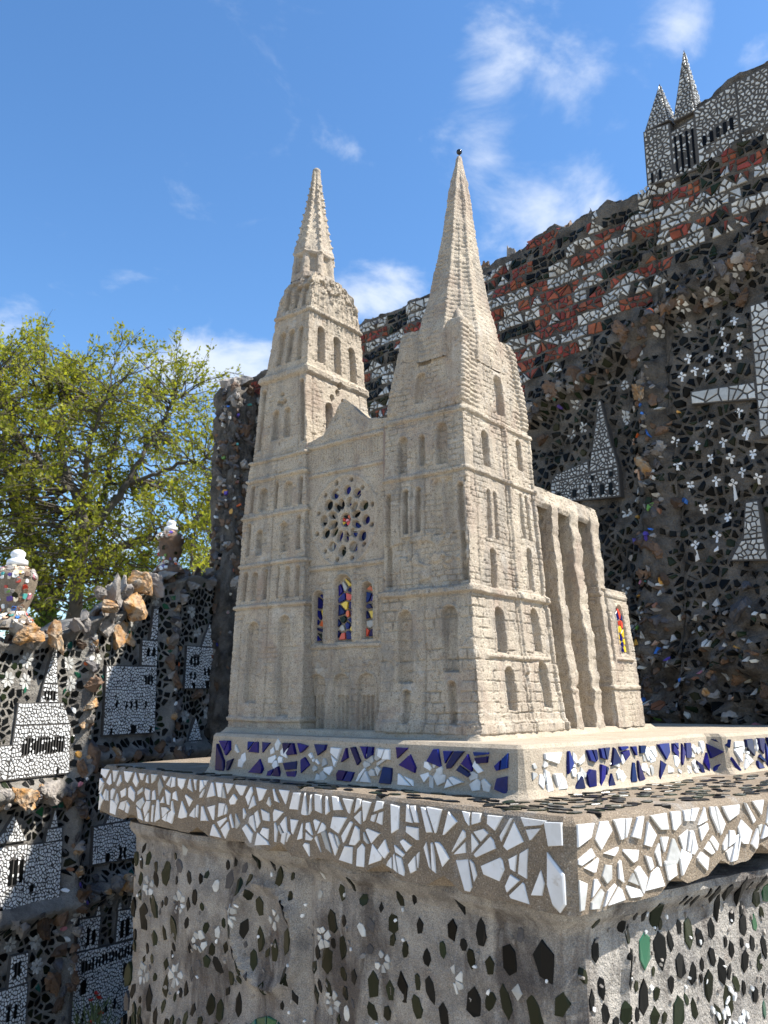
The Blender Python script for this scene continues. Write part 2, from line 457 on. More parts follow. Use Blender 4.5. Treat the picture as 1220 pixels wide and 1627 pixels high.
class Mosaic:
    def __init__(self, frame, parent, wrap=None):
        self.f, self.parent, self.items = frame, parent, {}
    def add(self, P, name, m, th=0.003, tilt=0.0, base=0.004, bev=0.10, h=0.0, frame=None):
        P = np.asarray(P, float)
        if len(P) < 3: return
        f = frame or self.f
        if (poly_area(P) < 0) != f.flip: P = P[::-1]
        n = len(P); c = P.mean(0)
        T = c + (P - c) * (1 - bev)
        tx, ty = (RNG.random(2) - 0.5) * 2 * tilt
        ht = h + th + (T - c) @ np.array([tx, ty])
        hs_ = h + th * 0.55 + (P - c) @ np.array([tx, ty])
        V = np.concatenate([f(P[:, 0], P[:, 1], np.full(n, h - base)), f(P[:, 0], P[:, 1], hs_), f(T[:, 0], T[:, 1], ht)])
        F = [list(range(2 * n, 3 * n))]
        for i in range(n):
            j = (i + 1) % n
            F.append([i, j, n + j, n + i]); F.append([n + i, n + j, 2 * n + j, 2 * n + i])
        w = f.tw(V.mean(0)) if f.tw else V.mean(0)
        x, y, d = project(w)
        size = math.sqrt(abs(poly_area(P))) * FPX / max(d, 0.3) if -20 < x < PW + 20 and -20 < y < PH + 20 else 0.0
        self.items.setdefault((name, m.name), []).append((size, V, F, RNG.random()))
    def flush(self, limit=300, minpx=8.0):
        by = {}
        for (name, mn), L in self.items.items():
            by.setdefault(name, []).extend([(it, mn) for it in L])
        for name, L in by.items():
            L.sort(key=lambda q: -q[0][0])
            ind = [q for q in L[:limit] if q[0][0] >= minpx]
            rest = L[len(ind):]
            for it, mn in ind:
                mesh_np(name, it[1], it[2], MATS[mn], self.parent, it[1].mean(0), rnd=it[3])
            groups = {}
            for it, mn in rest: groups.setdefault(mn, []).append(it)
            for mn, G in groups.items():
                V, F, R, off = [], [], [], 0
                for it in G:
                    V.append(it[1]); F += [[i + off for i in f] for f in it[2]]
                    R += [it[3]] * len(it[2]); off += len(it[1])
                o = mesh_np('small_' + name, np.concatenate(V), F, MATS[mn], self.parent, np.concatenate(V).mean(0), rnd=np.array(R), kind='stuff')
        self.items = {}

def joined(name, frame, polys, m, parent, th=0.003, base=0.004, bev=0.1, tilt=0.0, kind=None, label=None, h=0.0):
    """several small pieces that read as one part (petals of a flower, chips of a relief)"""
    M = Mosaic(frame, parent)
    for P in polys: M.add(P, 'x', m, th, tilt, base, bev, h)
    L = M.items.get(('x', m.name), [])
    if not L: return None
    V, F, R, off = [], [], [], 0
    for it in L:
        V.append(it[1]); F += [[i + off for i in f] for f in it[2]]; R += [it[3]] * len(it[2]); off += len(it[1])
    V = np.concatenate(V)
    return mesh_np(name, V, F, m, parent, V.mean(0), rnd=np.array(R), kind=kind, label=label)

def irregular(P, k=.16, keep=.0):
    """broken-crockery outline: uneven corners, sometimes one knocked off"""
    P = np.asarray(P, float); c = P.mean(0)
    if len(P) > 4 and RNG.random() < .45: P = np.delete(P, RNG.integers(len(P)), 0)
    if len(P) > 4 and RNG.random() < .25: P = np.delete(P, RNG.integers(len(P)), 0)
    sc = 1 - k * RNG.random(2)
    return c + (P - c) * sc * (1 - .12 * RNG.random((len(P), 1)))

def petals(cx, cy, r, n=8, w=0.55, a0=None, r0=0.22, loose=0.0):
    out = []
    if loose:
        a0 = RNG.random() * 6
        for k in range(n):
            if RNG.random() < .12: continue
            a = a0 + 2 * math.pi * k / n + (RNG.random() - .5) * .5 * loose
            rr = r * (.75 + .45 * RNG.random()); ri = r * (.18 + .25 * RNG.random())
            ww = 2 * rr * math.sin(math.pi / n) * (.45 + .4 * RNG.random())
            pts = [(ri, -ww * (.1 + .15 * RNG.random())), (ri + (rr - ri) * (.5 + .4 * RNG.random()), -ww * .5), (rr, (RNG.random() - .5) * ww * .5), (ri + (rr - ri) * (.4 + .4 * RNG.random()), ww * .5), (ri, ww * (.1 + .15 * RNG.random()))]
            if RNG.random() < .3: pts.pop(3)
            ca, sa = math.cos(a), math.sin(a)
            out.append(np.array([(cx + x * ca - y * sa, cy + x * sa + y * ca) for x, y in pts]))
        return out
    a0 = RNG.random() * 6 if a0 is None else a0
    for k in range(n):
        a = a0 + 2 * math.pi * k / n + (RNG.random() - 0.5) * 0.15
        rr = r * (0.88 + 0.24 * RNG.random())
        ww = w * rr * math.sin(math.pi / n) * 2
        ca, sa = math.cos(a), math.sin(a)
        pts = [(r0 * r, -ww * 0.12), (rr * 0.7, -ww / 2), (rr, -ww * 0.2), (rr, ww * 0.22), (rr * 0.68, ww / 2), (r0 * r, ww * 0.12)]
        out.append(np.array([(cx + x * ca - y * sa, cy + x * sa + y * ca) for x, y in pts]))
    return out

# ------------------------------------------------------------------ rocks (a few shared shapes)
def ico(sub=2):
    import bmesh
    bm = bmesh.new(); bmesh.ops.create_icosphere(bm, subdivisions=sub, radius=1.0)
    V = np.array([v.co[:] for v in bm.verts]); F = np.array([[v.index for v in f.verts] for f in bm.faces]); bm.free()
    return V, F
ICO2 = ico(4)
ROCKM = {}
for mi, m in enumerate((FLINT, FLINT_G, FLINT_B, FLINT_K)):
    for k in range(4):
        V = ICO2[0].copy()
        sd = mi * 10 + k + 3
        V *= np.array([1.0, 0.62 + 0.2 * hsh(sd, 1), 0.55 + 0.25 * hsh(sd, 2)])
        d = fbm(V[:, 0] * 1.3 + V[:, 2] * 0.9, V[:, 1] * 1.4 - V[:, 2] * 1.1, sd, 3, 0.6)
        V *= (1 + 0.95 * d)[:, None]
        for q in range(8):                                 # flat broken facets
            nrm = np.array([hsh(sd, q + 5), hsh(sd, q + 15), hsh(sd, q + 25)]) - 0.5; nrm /= np.linalg.norm(nrm)
            lim = 0.28 + 0.3 * hsh(sd, q + 35)
            ex = np.maximum(V @ nrm - lim, 0)
            V -= ex[:, None] * nrm * 0.93
        V *= (1 + .30 * fbm(V[:, 0] * 3 + V[:, 2] * 2.4, V[:, 1] * 3 - V[:, 2] * 2, sd + 3, 4, .6))[:, None]
        V *= 1.25
        me = bpy.data.meshes.new('rock')
        me.from_pydata(V.tolist(), [], ICO2[1].tolist())
        a = me.attributes.new('rnd', 'FLOAT', 'FACE'); a.data.foreach_set('value', np.full(len(me.polygons), hsh(sd, 77), np.float32))
        me.materials.append(m)
        ROCKM.setdefault(m.name, []).append(me)
def rock(parent, p, size, m, stretch=(1, 1, 1), name='rock', rot=None):
    me = ROCKM[m.name][RNG.integers(4)]
    o = bpy.data.objects.new(name, me)
    link(o, parent, p)
    o.scale = (size * stretch[0], size * stretch[1], size * stretch[2])
    o.rotation_euler = rot if rot is not None else (RNG.random() * 6, RNG.random() * 6, RNG.random() * 6)
    return o

# ================================================================== SETTING
def grid_faces(nu, nv):
    i, j = np.meshgrid(np.arange(nu - 1), np.arange(nv - 1), indexing='ij')
    a = i * nv + j
    return np.stack([a, a + nv, a + nv + 1, a + 1], -1).reshape(-1, 4)

gx = np.concatenate([-np.geomspace(400, 8, 14), np.linspace(-6, 6, 25), np.geomspace(8, 400, 14)])
GX, GY = np.meshgrid(gx, gx + 3, indexing='ij')
GZ = 0.012 * fbm(GX * 1.5, GY * 1.5, 3) * (np.abs(GX) < 7)
mesh_np('ground', np.stack([GX, GY, GZ], -1).reshape(-1, 3), grid_faces(*GX.shape), GROUND, kind='structure', label='pale gravel ground of the courtyard')

def wall_body(name, frame, s0, s1, top, ds, dz, thick, m, parent, zb=0.0, smooth=True):
    """sheet with relief closed to a solid wall of the given thickness"""
    ss = np.arange(s0, s1 + ds / 2, ds)
    tp = top(ss)
    nz = int((tp.max() - zb) / dz) + 1
    tt = np.linspace(0, 1, nz)
    Sg, Tg = np.meshgrid(ss, tt, indexing='ij')
    Z = zb + Tg * (tp[:, None] - zb)
    Vf = frame(Sg, Z, np.zeros_like(Z)).reshape(-1, 3)
    ns = len(ss)
    F = grid_faces(ns, nz)
    hf = frame.hf; frame.hf = None
    tb = frame(ss, tp - 0.01, np.full(ns, -thick)); bb = frame(ss, np.full(ns, zb), np.full(ns, -thick))
    frame.hf = hf
    V = np.concatenate([Vf, tb, bb]); nb = len(Vf)
    i = np.arange(ns - 1)
    topf = np.stack([i * nz + nz - 1, (i + 1) * nz + nz - 1, nb + i + 1, nb + i], -1)
    back = np.stack([nb + i, nb + i + 1, nb + ns + i + 1, nb + ns + i], -1)
    FL = np.concatenate([F, topf, back])
    if frame.flip is False or frame.flip == False:
        pass
    o = mesh_np(name, V, FL if not frame.flip else FL[:, ::-1], m, parent, frame.o, smooth=smooth)
    # end caps
    e0 = list(range(0, nz)) + [nb, nb + ns]
    e1 = list(range((ns - 1) * nz, ns * nz)) + [nb + ns - 1, nb + 2 * ns - 1]
    W = V - frame.o
    me = bpy.data.meshes.new(name + '_end'); 
    import bmesh
    bm = bmesh.new(); bm.from_mesh(o.data); bm.verts.ensure_lookup_table()
    for e in (e0, e1):
        try: bm.faces.new([bm.verts[k] for k in e])
        except ValueError: pass
    bmesh.ops.recalc_face_normals(bm, faces=bm.faces[:])
    bm.to_mesh(o.data); bm.free()
    bpy.data.meshes.remove(me)
    return o

def in_poly(P, q):
    x, y = q; c = False; n = len(P)
    for i in range(n):
        (x1, y1), (x2, y2) = P[i], P[(i + 1) % n]
        if (y1 > y) != (y2 > y) and x < (x2 - x1) * (y - y1) / (y2 - y1) + x1: c = not c
    return c

# ------------------------------------------------------------------ tall dark mosaic wall (right)
RK = np.array([-0.74, 4.5, 0.0])
def interp(*tab):
    xs, ys = zip(*tab)
    return lambda x: np.interp(x, xs, ys)
r_top0 = interp((-.3, 3.22), (.03, 3.23), (.87, 3.262), (1.27, 3.27), (1.64, 3.275), (1.9, 3.28), (1.96, 3.315), (2.04, 3.325), (2.1, 3.285), (2.25, 3.30), (2.28, 3.325), (2.32, 3.29),
                (2.44, 3.285), (2.452, 3.29), (2.46, 3.50), (2.55, 3.50), (2.62, 3.53), (2.785, 3.565), (2.87, 3.55), (3.6, 3.52))
def r_top(s): return r_top0(s) + 0.012 * fbm(np.asarray(s) * 22, 0 * np.asarray(s) + 3.3, 2, 3)
zlow = interp((-.3, 2.45), (1.5, 2.50), (1.75, 2.56), (1.84, 2.645), (1.975, 2.69), (2.09, 2.715), (2.3, 2.82), (2.5, 2.92), (2.66, 2.945), (2.82, 3.03), (3.6, 3.2))
def r_hf(s, z):
    s = np.asarray(s, float); z = np.asarray(z, float)
    lo = zlow(s)
    h = 0.030 * fbm(s * 4, z * 4, 1, 4) + 0.018 * fbm(s * 18, z * 18, 7, 3) + 0.006 * fbm(s * 50, z * 50, 5, 2)
    h += 0.05 * sst(lo - 0.10, lo - 0.02, z)                           # banded zone stands proud
    h += 0.055 * np.exp(-((z - (lo - 0.085)) / 0.04) ** 2) * (s > 1.7)    # rough rocky rim below it
    rc = 2.33 + 0.06 * (z - 1.4) / 1.2
    h += 0.07 * np.exp(-((s - rc) / 0.055) ** 2) * sst(2.75, 2.6, z)       # vertical rocky rib
    h += 0.03 * fbm(s * 30, z * 30, 4, 3) * np.exp(-((s - rc) / 0.07) ** 2)
    h += 0.05 * sst(1.95, 1.55, z) * (1 + 2.0 * fbm(s * 20, z * 20, 9, 3))  # lumpy foot
    return h
RF = Frame(RK, (.70711, -.70711, 0), (0, 0, 1), (-.70711, -.70711, 0), r_hf)
RFlat = Frame(RK, (.70711, -.70711, 0), (0, 0, 1), (-.70711, -.70711, 0))
rwall = empty('mosaic_wall', RK)
tag(rwall, 'tall dark mosaic wall with red and white brick pattern and church reliefs, right behind the towers', 'wall')
wall_body('wall_body', RF, -0.05, 3.0, r_top, 0.011, 0.011, 0.28, GROUT_R, rwall)
RM = Mosaic(RF, rwall)

# --- banded brick pattern in red, white and dark pieces
RELIEF_R = [(2.44, 3.31), (2.95, 3.29), (2.95, 3.6), (2.44, 3.6)]
row_h = 0.050
zrow = 2.45
ri = 0
while zrow < 3.62:
    s = -0.02 + RNG.random() * 0.05
    last = None
    zr0, zr1 = zrow + 0.003, zrow + row_h - 0.003
    while s < 3.1:
        L = 0.05 + 0.13 * RNG.random() ** 1.4
        ty = RNG.choice(['w', 'r', 'd'], p=[.46, .36, .18])
        if ty == last: ty = {'w': 'r', 'r': 'd', 'd': 'w'}[ty]
        last = ty
        sk = (RNG.random(2) - 0.5) * 0.03
        quad = [(s + 0.002, zr0), (s + L - 0.002 + sk[0], zr0), (s + L - 0.002 + sk[1], zr1), (s + 0.002, zr1)]
        shapes = [(quad, ty)]
        if RNG.random() < 0.42 and L < 0.14:
            t2 = RNG.choice([q for q in 'wrd' if q != ty])
            ap = s + L * (0.3 + 0.4 * RNG.random())
            shapes = [([quad[0], quad[1], (ap, zr1)], 'w' if RNG.random() < .75 else ty), ([quad[0], (ap - .004, zr1), (s + 0.002, zr1)], t2), ([quad[1], quad[2], (ap + .004, zr1)], t2)]
        for poly, t in shapes:
            c = np.mean(poly, 0)
            if c[0] < 0.75 and c[0] > 0.12: continue                      # hidden behind the tall tower
            if c[1] > r_top0(c[0]) - 0.022 or c[1] < zlow(c[0]) + 0.01 or in_poly(RELIEF_R, c): continue
            d = {'w': .0185, 'r': .025, 'd': .027}[t]
            for cell in fill_convex(poly, d, 0.0042, jit=0.95):
                if RNG.random() < 0.03: continue
                cell = irregular(cell, .08)
                cell = np.stack([cell[:, 0], cell[:, 1] + .014 * vnoise(cell[:, 0] * 6, cell[:, 1] * 3, 8)], 1)
                if t == 'w': RM.add(cell, 'white_tile', WHITE_W, 0.004 + .003 * RNG.random(), 0.14)
                elif t == 'r': RM.add(cell, 'red_tile', RED, 0.005, 0.12)
                else: RM.add(cell, 'dark_tile', GREEN if RNG.random() < .4 else DARK, 0.005, 0.15)
        s += L
    zrow += row_h; ri += 1

# --- lower dark field
CROSS = [(2.453, 2.352), (2.523, 2.325), (2.609, 2.319), (2.69, 2.324), (2.701, 2.261), (2.563, 2.274), (2.63, 2.261), (2.458, 2.268), (2.663, 2.207), (2.711, 2.178), (2.574, 2.195), (2.489, 2.195), (2.523, 2.113), (2.599, 2.074), (2.687, 2.715), (2.64, 2.695), (2.7, 2.654), (2.647, 2.636), (2.519, 2.634), (2.591, 2.613), (2.693, 2.596), (2.653, 2.56), (2.539, 2.584), (2.574, 2.565), (2.494, 2.574), (2.674, 2.402), (2.573, 2.383), (2.693, 2.331)]
LONGX = [(2.629, 2.174), (2.562, 2.013), (2.495, 1.991)]
FLOW = [(2.723, 2.864), (2.615, 2.825), (2.522, 2.811), (2.426, 2.757), (2.352, 2.679), (2.276, 2.601), (2.272, 2.476), (2.043, 2.47), (2.103, 2.481), (2.264, 2.491), (2.255, 2.135), (2.23, 1.872), (2.246, 1.752), (2.516, 2.749), (2.081, 2.572)]
RCHIP = [(2.383, 2.39), (2.388, 2.227), (2.308, 2.203), (2.386, 2.172), (2.308, 2.169), (2.372, 2.128), (2.296, 2.034), (2.364, 2.02), (2.307, 2.376), (2.324, 2.249), (2.368, 2.213), (2.469, 2.144), (2.311, 1.883), (2.345, 1.88), (2.317, 1.84), (2.379, 1.837), (2.323, 1.8), (2.383, 1.798), (2.359, 1.679), (2.403, 1.689), (2.361, 1.651), (2.332, 1.608), (2.401, 1.61), (2.258, 1.516), (2.292, 1.516), (2.307, 1.516), (2.289, 1.48), (2.336, 1.488), (2.37, 1.48), (2.562, 1.795), (2.492, 1.754), (2.507, 1.72), (2.529, 1.67), (2.67, 1.669), (2.654, 1.618), (2.584, 1.662), (2.633, 1.656), (2.433, 1.542), (2.628, 1.559), (2.397, 1.67), (2.48, 1.709), (2.446, 1.757), (2.511, 1.792)]
CHIPC = ['chip_sky', 'W', 'W', 'W', 'W', 'chip_moss', 'chip_violet', 'chip_violet', 'chip_peach', 'chip_peach', 'W', 'chip_sky', 'chip_pink', 'chip_teal', 'chip_ochre', 'W', 'chip_cream', 'chip_brown', 'chip_peach', 'W', 'chip_sky', 'chip_cream', 'W', 'W', 'W', 'chip_cream', 'B', 'W', 'chip_brown', 'W', 'W', 'W', 'W', 'W', 'W', 'W', 'chip_ochre', 'W', 'chip_cream', 'W', 'W', 'chip_cream', 'W']
RROCK = [(1.927, 2.585, 0.033), (2.016, 2.639, 0.03), (2.114, 2.676, 0.043), (2.306, 2.777, 0.038), (2.333, 2.663, 0.027), (2.36, 2.538, 0.038), (2.561, 2.80, 0.024), (2.539, 2.853, 0.033), (2.681, 2.876, 0.027), (2.765, 2.889, 0.033), (2.348, 2.707, 0.033), (2.354, 2.287, 0.038), (2.435, 2.14, 0.03), (2.42, 2.386, 0.022), (2.356, 2.0, 0.033), (2.31, 1.521, 0.017), (2.643, 1.777, 0.043), (2.65, 1.845, 0.027), (2.522, 1.52, 0.022), (2.604, 1.558, 0.027), (1.907, 2.475, 0.038), (2.405, 2.503, 0.027), (2.388, 1.974, 0.027), (2.322, 1.843, 0.02), (2.393, 1.743, 0.017), (2.484, 1.549, 0.017), (2.716, 2.795, 0.027), (2.61, 2.81, 0.022), (2.467, 2.819, 0.022)]
CHURCH_R = [[(1.955, 2.215), (2.24, 2.195), (2.238, 2.30), (1.96, 2.29)], [(1.96, 2.294), (2.12, 2.299), (2.12, 2.345), (1.985, 2.32)],
            [(2.125, 2.303), (2.238, 2.303), (2.222, 2.375), (2.138, 2.375)], [(2.142, 2.379), (2.218, 2.379), (2.186, 2.56), (2.178, 2.56)]]
CROSSBIG = [[(2.525, 2.462), (2.735, 2.428), (2.735, 2.482), (2.527, 2.505)], [(2.737, 2.30), (2.80, 2.30), (2.80, 2.74), (2.745, 2.74)], [(2.803, 2.42), (2.99, 2.40), (2.99, 2.455), (2.803, 2.472)]]
BOOT = [[(2.655, 1.985), (2.715, 1.985), (2.709, 2.10), (2.672, 2.10)], [(2.61, 1.925), (2.722, 1.915), (2.715, 1.982), (2.648, 1.982)]]
excl = [np.array(p) for p in CHURCH_R + CROSSBIG + BOOT]
circ = [(x, y, .017) for x, y in CROSS] + [(x, y - .02, .02) for x, y in LONGX] + [(x, y - .045, .016) for x, y in LONGX] + [(x, y, .022) for x, y in FLOW] + [(x, y, r * 1.0) for x, y, r in RROCK] + [(x, y, .012) for x, y in RCHIP]
sd = jitter_seeds(1.70, 3.0, 1.40, 3.05, 0.029, 0.031, 0.98)
for cell in voronoi(sd, [(1.70, 1.40), (3.0, 1.40), (3.0, 3.05), (1.70, 3.05)], 0.0065, gapvar=1.2):
    if cell is None: continue
    c = cell.mean(0)
    if c[1] > zlow(c[0]) - 0.0 or RNG.random() < 0.07: continue
    if any((c[0] - x) ** 2 + (c[1] - y) ** 2 < r * r for x, y, r in circ): continue
    if any(in_poly(p, c) for p in excl): continue
    if any(in_poly(p, v) for p in excl for v in cell): continue
    rc = 2.33 + 0.06 * (c[1] - 1.4) / 1.2
    onrib = abs(c[0] - rc) < 0.06
    if onrib and RNG.random() < 0.75: continue
    if c[1] < 1.75 and RNG.random() < 0.35: continue
    cell = irregular(cell, .12)
    if RNG.random() < 0.4:
        for q in split_cell(cell):
            RM.add(q, 'dark_tile', DARK if RNG.random() < .75 else GREEN, 0.005, 0.22, bev=.16)
    else:
        RM.add(cell, 'dark_tile', DARK if RNG.random() < .75 else GREEN, 0.005, 0.22, bev=.16)
for x, y in CROSS:
    joined('white_cross', RF, petals(x, y, .0135, 4, .45, .785 if RNG.random() < .3 else 0.05 + .2 * RNG.random(), .12) + [np.array([(x - .002, y - .004), (x + .002, y - .004), (x + .0042, y - .022), (x - .0042, y - .021)])], WHITE_S, rwall, 0.003, 0.006)
for x, y in LONGX:
    joined('white_cross', RF, petals(x, y, .015, 4, .5, .05, .12) + [np.array([(x - .003, y - .008), (x + .003, y - .008), (x + .008, y - .05), (x - .007, y - .055)])], WHITE_S, rwall, 0.003, 0.006)
for x, y in FLOW:
    joined('white_flower', RF, petals(x, y, .021, int(RNG.integers(5, 7)), .5, loose=.4), WHITE_W, rwall, 0.003, 0.006)
for (x, y), c in zip(RCHIP, CHIPC):
    m = WHITE_W if c == 'W' else BLUE if c == 'B' else MATS[c]
    for P in (split_cell(leaf_poly(x, y, .024 + .014 * RNG.random(), .016 + .010 * RNG.random(), RNG.random() * 3, 5, .4))[:1 + (RNG.random() < .2)]): RM.add(P, 'coloured_chip', m, 0.010, 0.5, base=.02)
allc = COLS + [WHITE_W] * 7 + [FLINT_B] * 24 + [FLINT_G] * 16 + [FLINT_K] * 24
for _ in range(300):                                                        # rubble and crockery bits on rib, rim and foot
    k = RNG.random()
    if k < .4:
        y = 1.42 + 1.2 * RNG.random(); x = 2.33 + 0.06 * (y - 1.4) / 1.2 + RNG.normal() * .035
    elif k < .8:
        y = 1.42 + 0.36 * RNG.random(); x = 2.2 + 0.7 * RNG.random()
    else:
        x = 1.8 + 1.1 * RNG.random(); y = zlow(x) - .085 + RNG.normal() * .03
    RM.add(leaf_poly(x, y, .012 + .014 * RNG.random(), .008 + .009 * RNG.random(), RNG.random() * 3, 5, .45), 'coloured_chip', allc[RNG.integers(len(allc))], 0.010, 0.6, base=.02)
for x, y, r in RROCK:
    rock(rwall, RF(x, y, 0.0), r * 0.95, [FLINT_B, FLINT_B, FLINT_B, FLINT, FLINT_K][RNG.integers(5)] if r > .021 else FLINT_K)
for _ in range(90):
    k = RNG.random()
    if k < .45: x = 1.85 + 1.05 * RNG.random(); y = zlow(x) - .085 + RNG.normal() * .025
    elif k < .75: y = 1.42 + 1.2 * RNG.random(); x = 2.33 + 0.06 * (y - 1.4) / 1.2 + RNG.normal() * .03
    else: x = 2.25 + .7 * RNG.random(); y = 1.42 + .25 * RNG.random()
    rock(rwall, RF(x, y, -.003), .012 + .016 * RNG.random(), [FLINT_B, FLINT_G, FLINT_K, FLINT_K][RNG.integers(4)])
for s_ in np.arange(0.8, 3.0, .045):                                       # stones along the top
    if 2.43 < s_ < 2.66: continue
    t_ = r_top0(s_)
    rock(rwall, RF(s_ + RNG.normal() * .01, t_ - .02, -.03 - .03 * RNG.random()), .02 + .02 * RNG.random(), [FLINT_K, FLINT_B, FLINT_G][RNG.integers(3)], (1.3, 1, .7))

# --- relief plaques
def slab(name, frame, polys, th, m, parent, back=0.03):
    """flat raised ground of a relief"""
    V, F, off = [], [], 0
    for P in polys:
        P = np.array(P, float)
        if (poly_area(P) < 0) != frame.flip: P = P[::-1]
        n = len(P)
        V += [frame(P[:, 0], P[:, 1], np.full(n, -back)), frame(P[:, 0], P[:, 1], np.full(n, th))]
        F.append([off + n + i for i in range(n)])
        for i in range(n): F.append([off + i, off + (i + 1) % n, off + n + (i + 1) % n, off + n + i])
        off += 2 * n
    V = np.concatenate(V)
    return mesh_np(name, V, F, m, parent, V.mean(0))

def grow(P, g):
    P = np.array(P, float); c = P.mean(0); d = P - c
    return c + d * (1 + g / np.maximum(np.abs(d).max(0), 1e-6))

def church_relief(label, frame, polys, wins, d, gap, parent, th=0.012, name='church_relief', wm=DARK, chip=WHITE_W, thick=0.0025):
    base = slab(name, frame, [grow(p, .003) for p in polys], th, RELIEF_G, parent, .06)
    base['label'] = label
    cells = []
    W = [np.array(w, float) for w in wins]
    for p in polys:
        for c in fill_convex(p, d, gap, jit=0.95):
            c = irregular(c, .10); q = c.mean(0)
            if any(w[0] - .002 < q[0] < w[1] + .002 and w[2] < q[1] < w[3] for w in W): continue
            cells.append(c)
    joined('white_chips', frame, cells, chip, base, thick, .002, .14, 0.06, kind='stuff', h=th)
    for w in W:
        P = np.array([(w[0], w[2]), (w[1], w[2]), (w[1], w[3] - .25 * (w[1] - w[0])), ((w[0] + w[1]) / 2, w[3]), (w[0], w[3] - .25 * (w[1] - w[0]))])
        joined('window', frame, [P], wm, base, thick + .0008, .002, .05, h=th)
    return base
church_relief('white mosaic church with tall steeple set in the dark field', Frame(RK, RF.S, RF.T, RF.N, None) if False else Frame(RK + np.array([-.70711, -.70711, 0]) * .012, RF.S, RF.T, RF.N), CHURCH_R,
              [(1.985, 1.997, 2.225, 2.25), (2.05, 2.066, 2.222, 2.25), (2.118, 2.13, 2.21, 2.255), (2.165, 2.18, 2.21, 2.25), (2.2, 2.214, 2.205, 2.25), (2.13, 2.14, 2.27, 2.29), (2.205, 2.218, 2.27, 2.29)], 0.0135, 0.0042, rwall)
rf2 = Frame(RK + np.array([-.70711, -.70711, 0]) * .012, RF.S, RF.T, RF.N)
cb = slab('cross_relief', rf2, [grow(p, .003) for p in CROSSBIG], .012, RELIEF_G, rwall); cb['label'] = 'large white mosaic cross, partly out of frame'
joined('white_chips', rf2, [c for p in CROSSBIG for c in fill_convex(p, .024, .005)], WHITE_W, cb, .003, .002, .12, .08, kind='stuff', h=.012)
bt = slab('figure_relief', rf2, [grow(p, .003) for p in BOOT], .012, RELIEF_G, rwall); bt['label'] = 'white mosaic figure with flaring foot'
joined('white_chips', rf2, [c for p in BOOT for c in fill_convex(p, .017, .0045)], WHITE_W, bt, .003, .002, .12, .08, kind='stuff', h=.012)

# --- relief cathedral crowning the wall, with its own two pointed towers
rf3 = Frame(RK + np.array([-.70711, -.70711, 0]) * .045, RF.S, RF.T, RF.N)
TOPB = [[(2.445, 3.30), (2.54, 3.285), (2.54, 3.50), (2.445, 3.515)], [(2.545, 3.285), (2.63, 3.28), (2.63, 3.475), (2.545, 3.46)],
        [(2.635, 3.35), (2.78, 3.35), (2.78, 3.53), (2.635, 3.50)], [(2.784, 3.30), (2.98, 3.28), (2.98, 3.53), (2.784, 3.53)], [(2.635, 3.285), (2.78, 3.30), (2.78, 3.347), (2.635, 3.347)]]
tb = church_relief('white mosaic cathedral relief crowning the right end of the wall', rf3, TOPB,
              [(2.555, 2.562, 3.29, 3.44), (2.575, 2.583, 3.29, 3.44), (2.597, 2.605, 3.29, 3.44), (2.618, 2.625, 3.30, 3.44), (2.46, 2.467, 3.30, 3.34), (2.49, 2.498, 3.30, 3.34), (2.655, 2.667, 3.352, 3.39), (2.68, 2.692, 3.354, 3.395), (2.703, 2.715, 3.357, 3.40), (2.727, 2.739, 3.36, 3.405), (2.75, 2.762, 3.362, 3.41)],
              0.0155, 0.0052, rwall, th=.014, name='church_relief')
def pyramid(s0, s1, z0, z1, dep, label):
    o3 = rf3(np.array((s0 + s1) / 2), np.array(z0), np.array(-dep / 2 + .014))
    hw = (s1 - s0) / 2
    S3, N3 = rf3.S, rf3.N
    base = [o3 + S3 * a * hw + N3 * b * dep / 2 for a, b in ((-1, 1), (1, 1), (1, -1), (-1, -1))]
    apex = o3 + np.array([0, 0, z1 - z0])
    V = base + [apex]
    p = mesh_np('spire', V, [[0, 1, 4], [1, 2, 4], [2, 3, 4], [3, 0, 4], [3, 2, 1, 0]], RELIEF_G, tb, np.mean(V, 0), label=label)
    chips = []
    for k in range(4):
        a, b = base[k], base[(k + 1) % 4]
        o = (a + b) / 2; T = apex - o; h = np.linalg.norm(T); T = T / h
        Sx = b - a; w = np.linalg.norm(Sx); Sx = Sx / w
        Nn = np.cross(Sx, T); 
        if Nn @ (o - o3) < 0: Nn = -Nn
        fr = Frame(o, Sx, T, Nn)
        cells = fill_convex([(-w / 2 + .002, 0.002), (w / 2 - .002, 0.002), (0.002, h - .012), (-0.002, h - .012)], .0140, .005)
        M = Mosaic(fr, p)
        for c in cells: M.add(irregular(c, .1), 'x', WHITE_W, .003, .08, .002, .14)
        chips += M.items.get(('x', WHITE_W.name), [])
    V, F, R, off = [], [], [], 0
    for it in chips:
        V.append(it[1]); F += [[i + off for i in f] for f in it[2]]; R += [it[3]] * len(it[2]); off += len(it[1])
    V = np.concatenate(V)
    o = mesh_np('spire_chips', V, F, WHITE_W, tb, V.mean(0), rnd=np.array(R), kind='stuff')
pyramid(2.447, 2.542, 3.515, 3.72, .10, 'lower pointed spire')
pyramid(2.556, 2.64, 3.50, 3.80, .09, 'higher pointed spire')

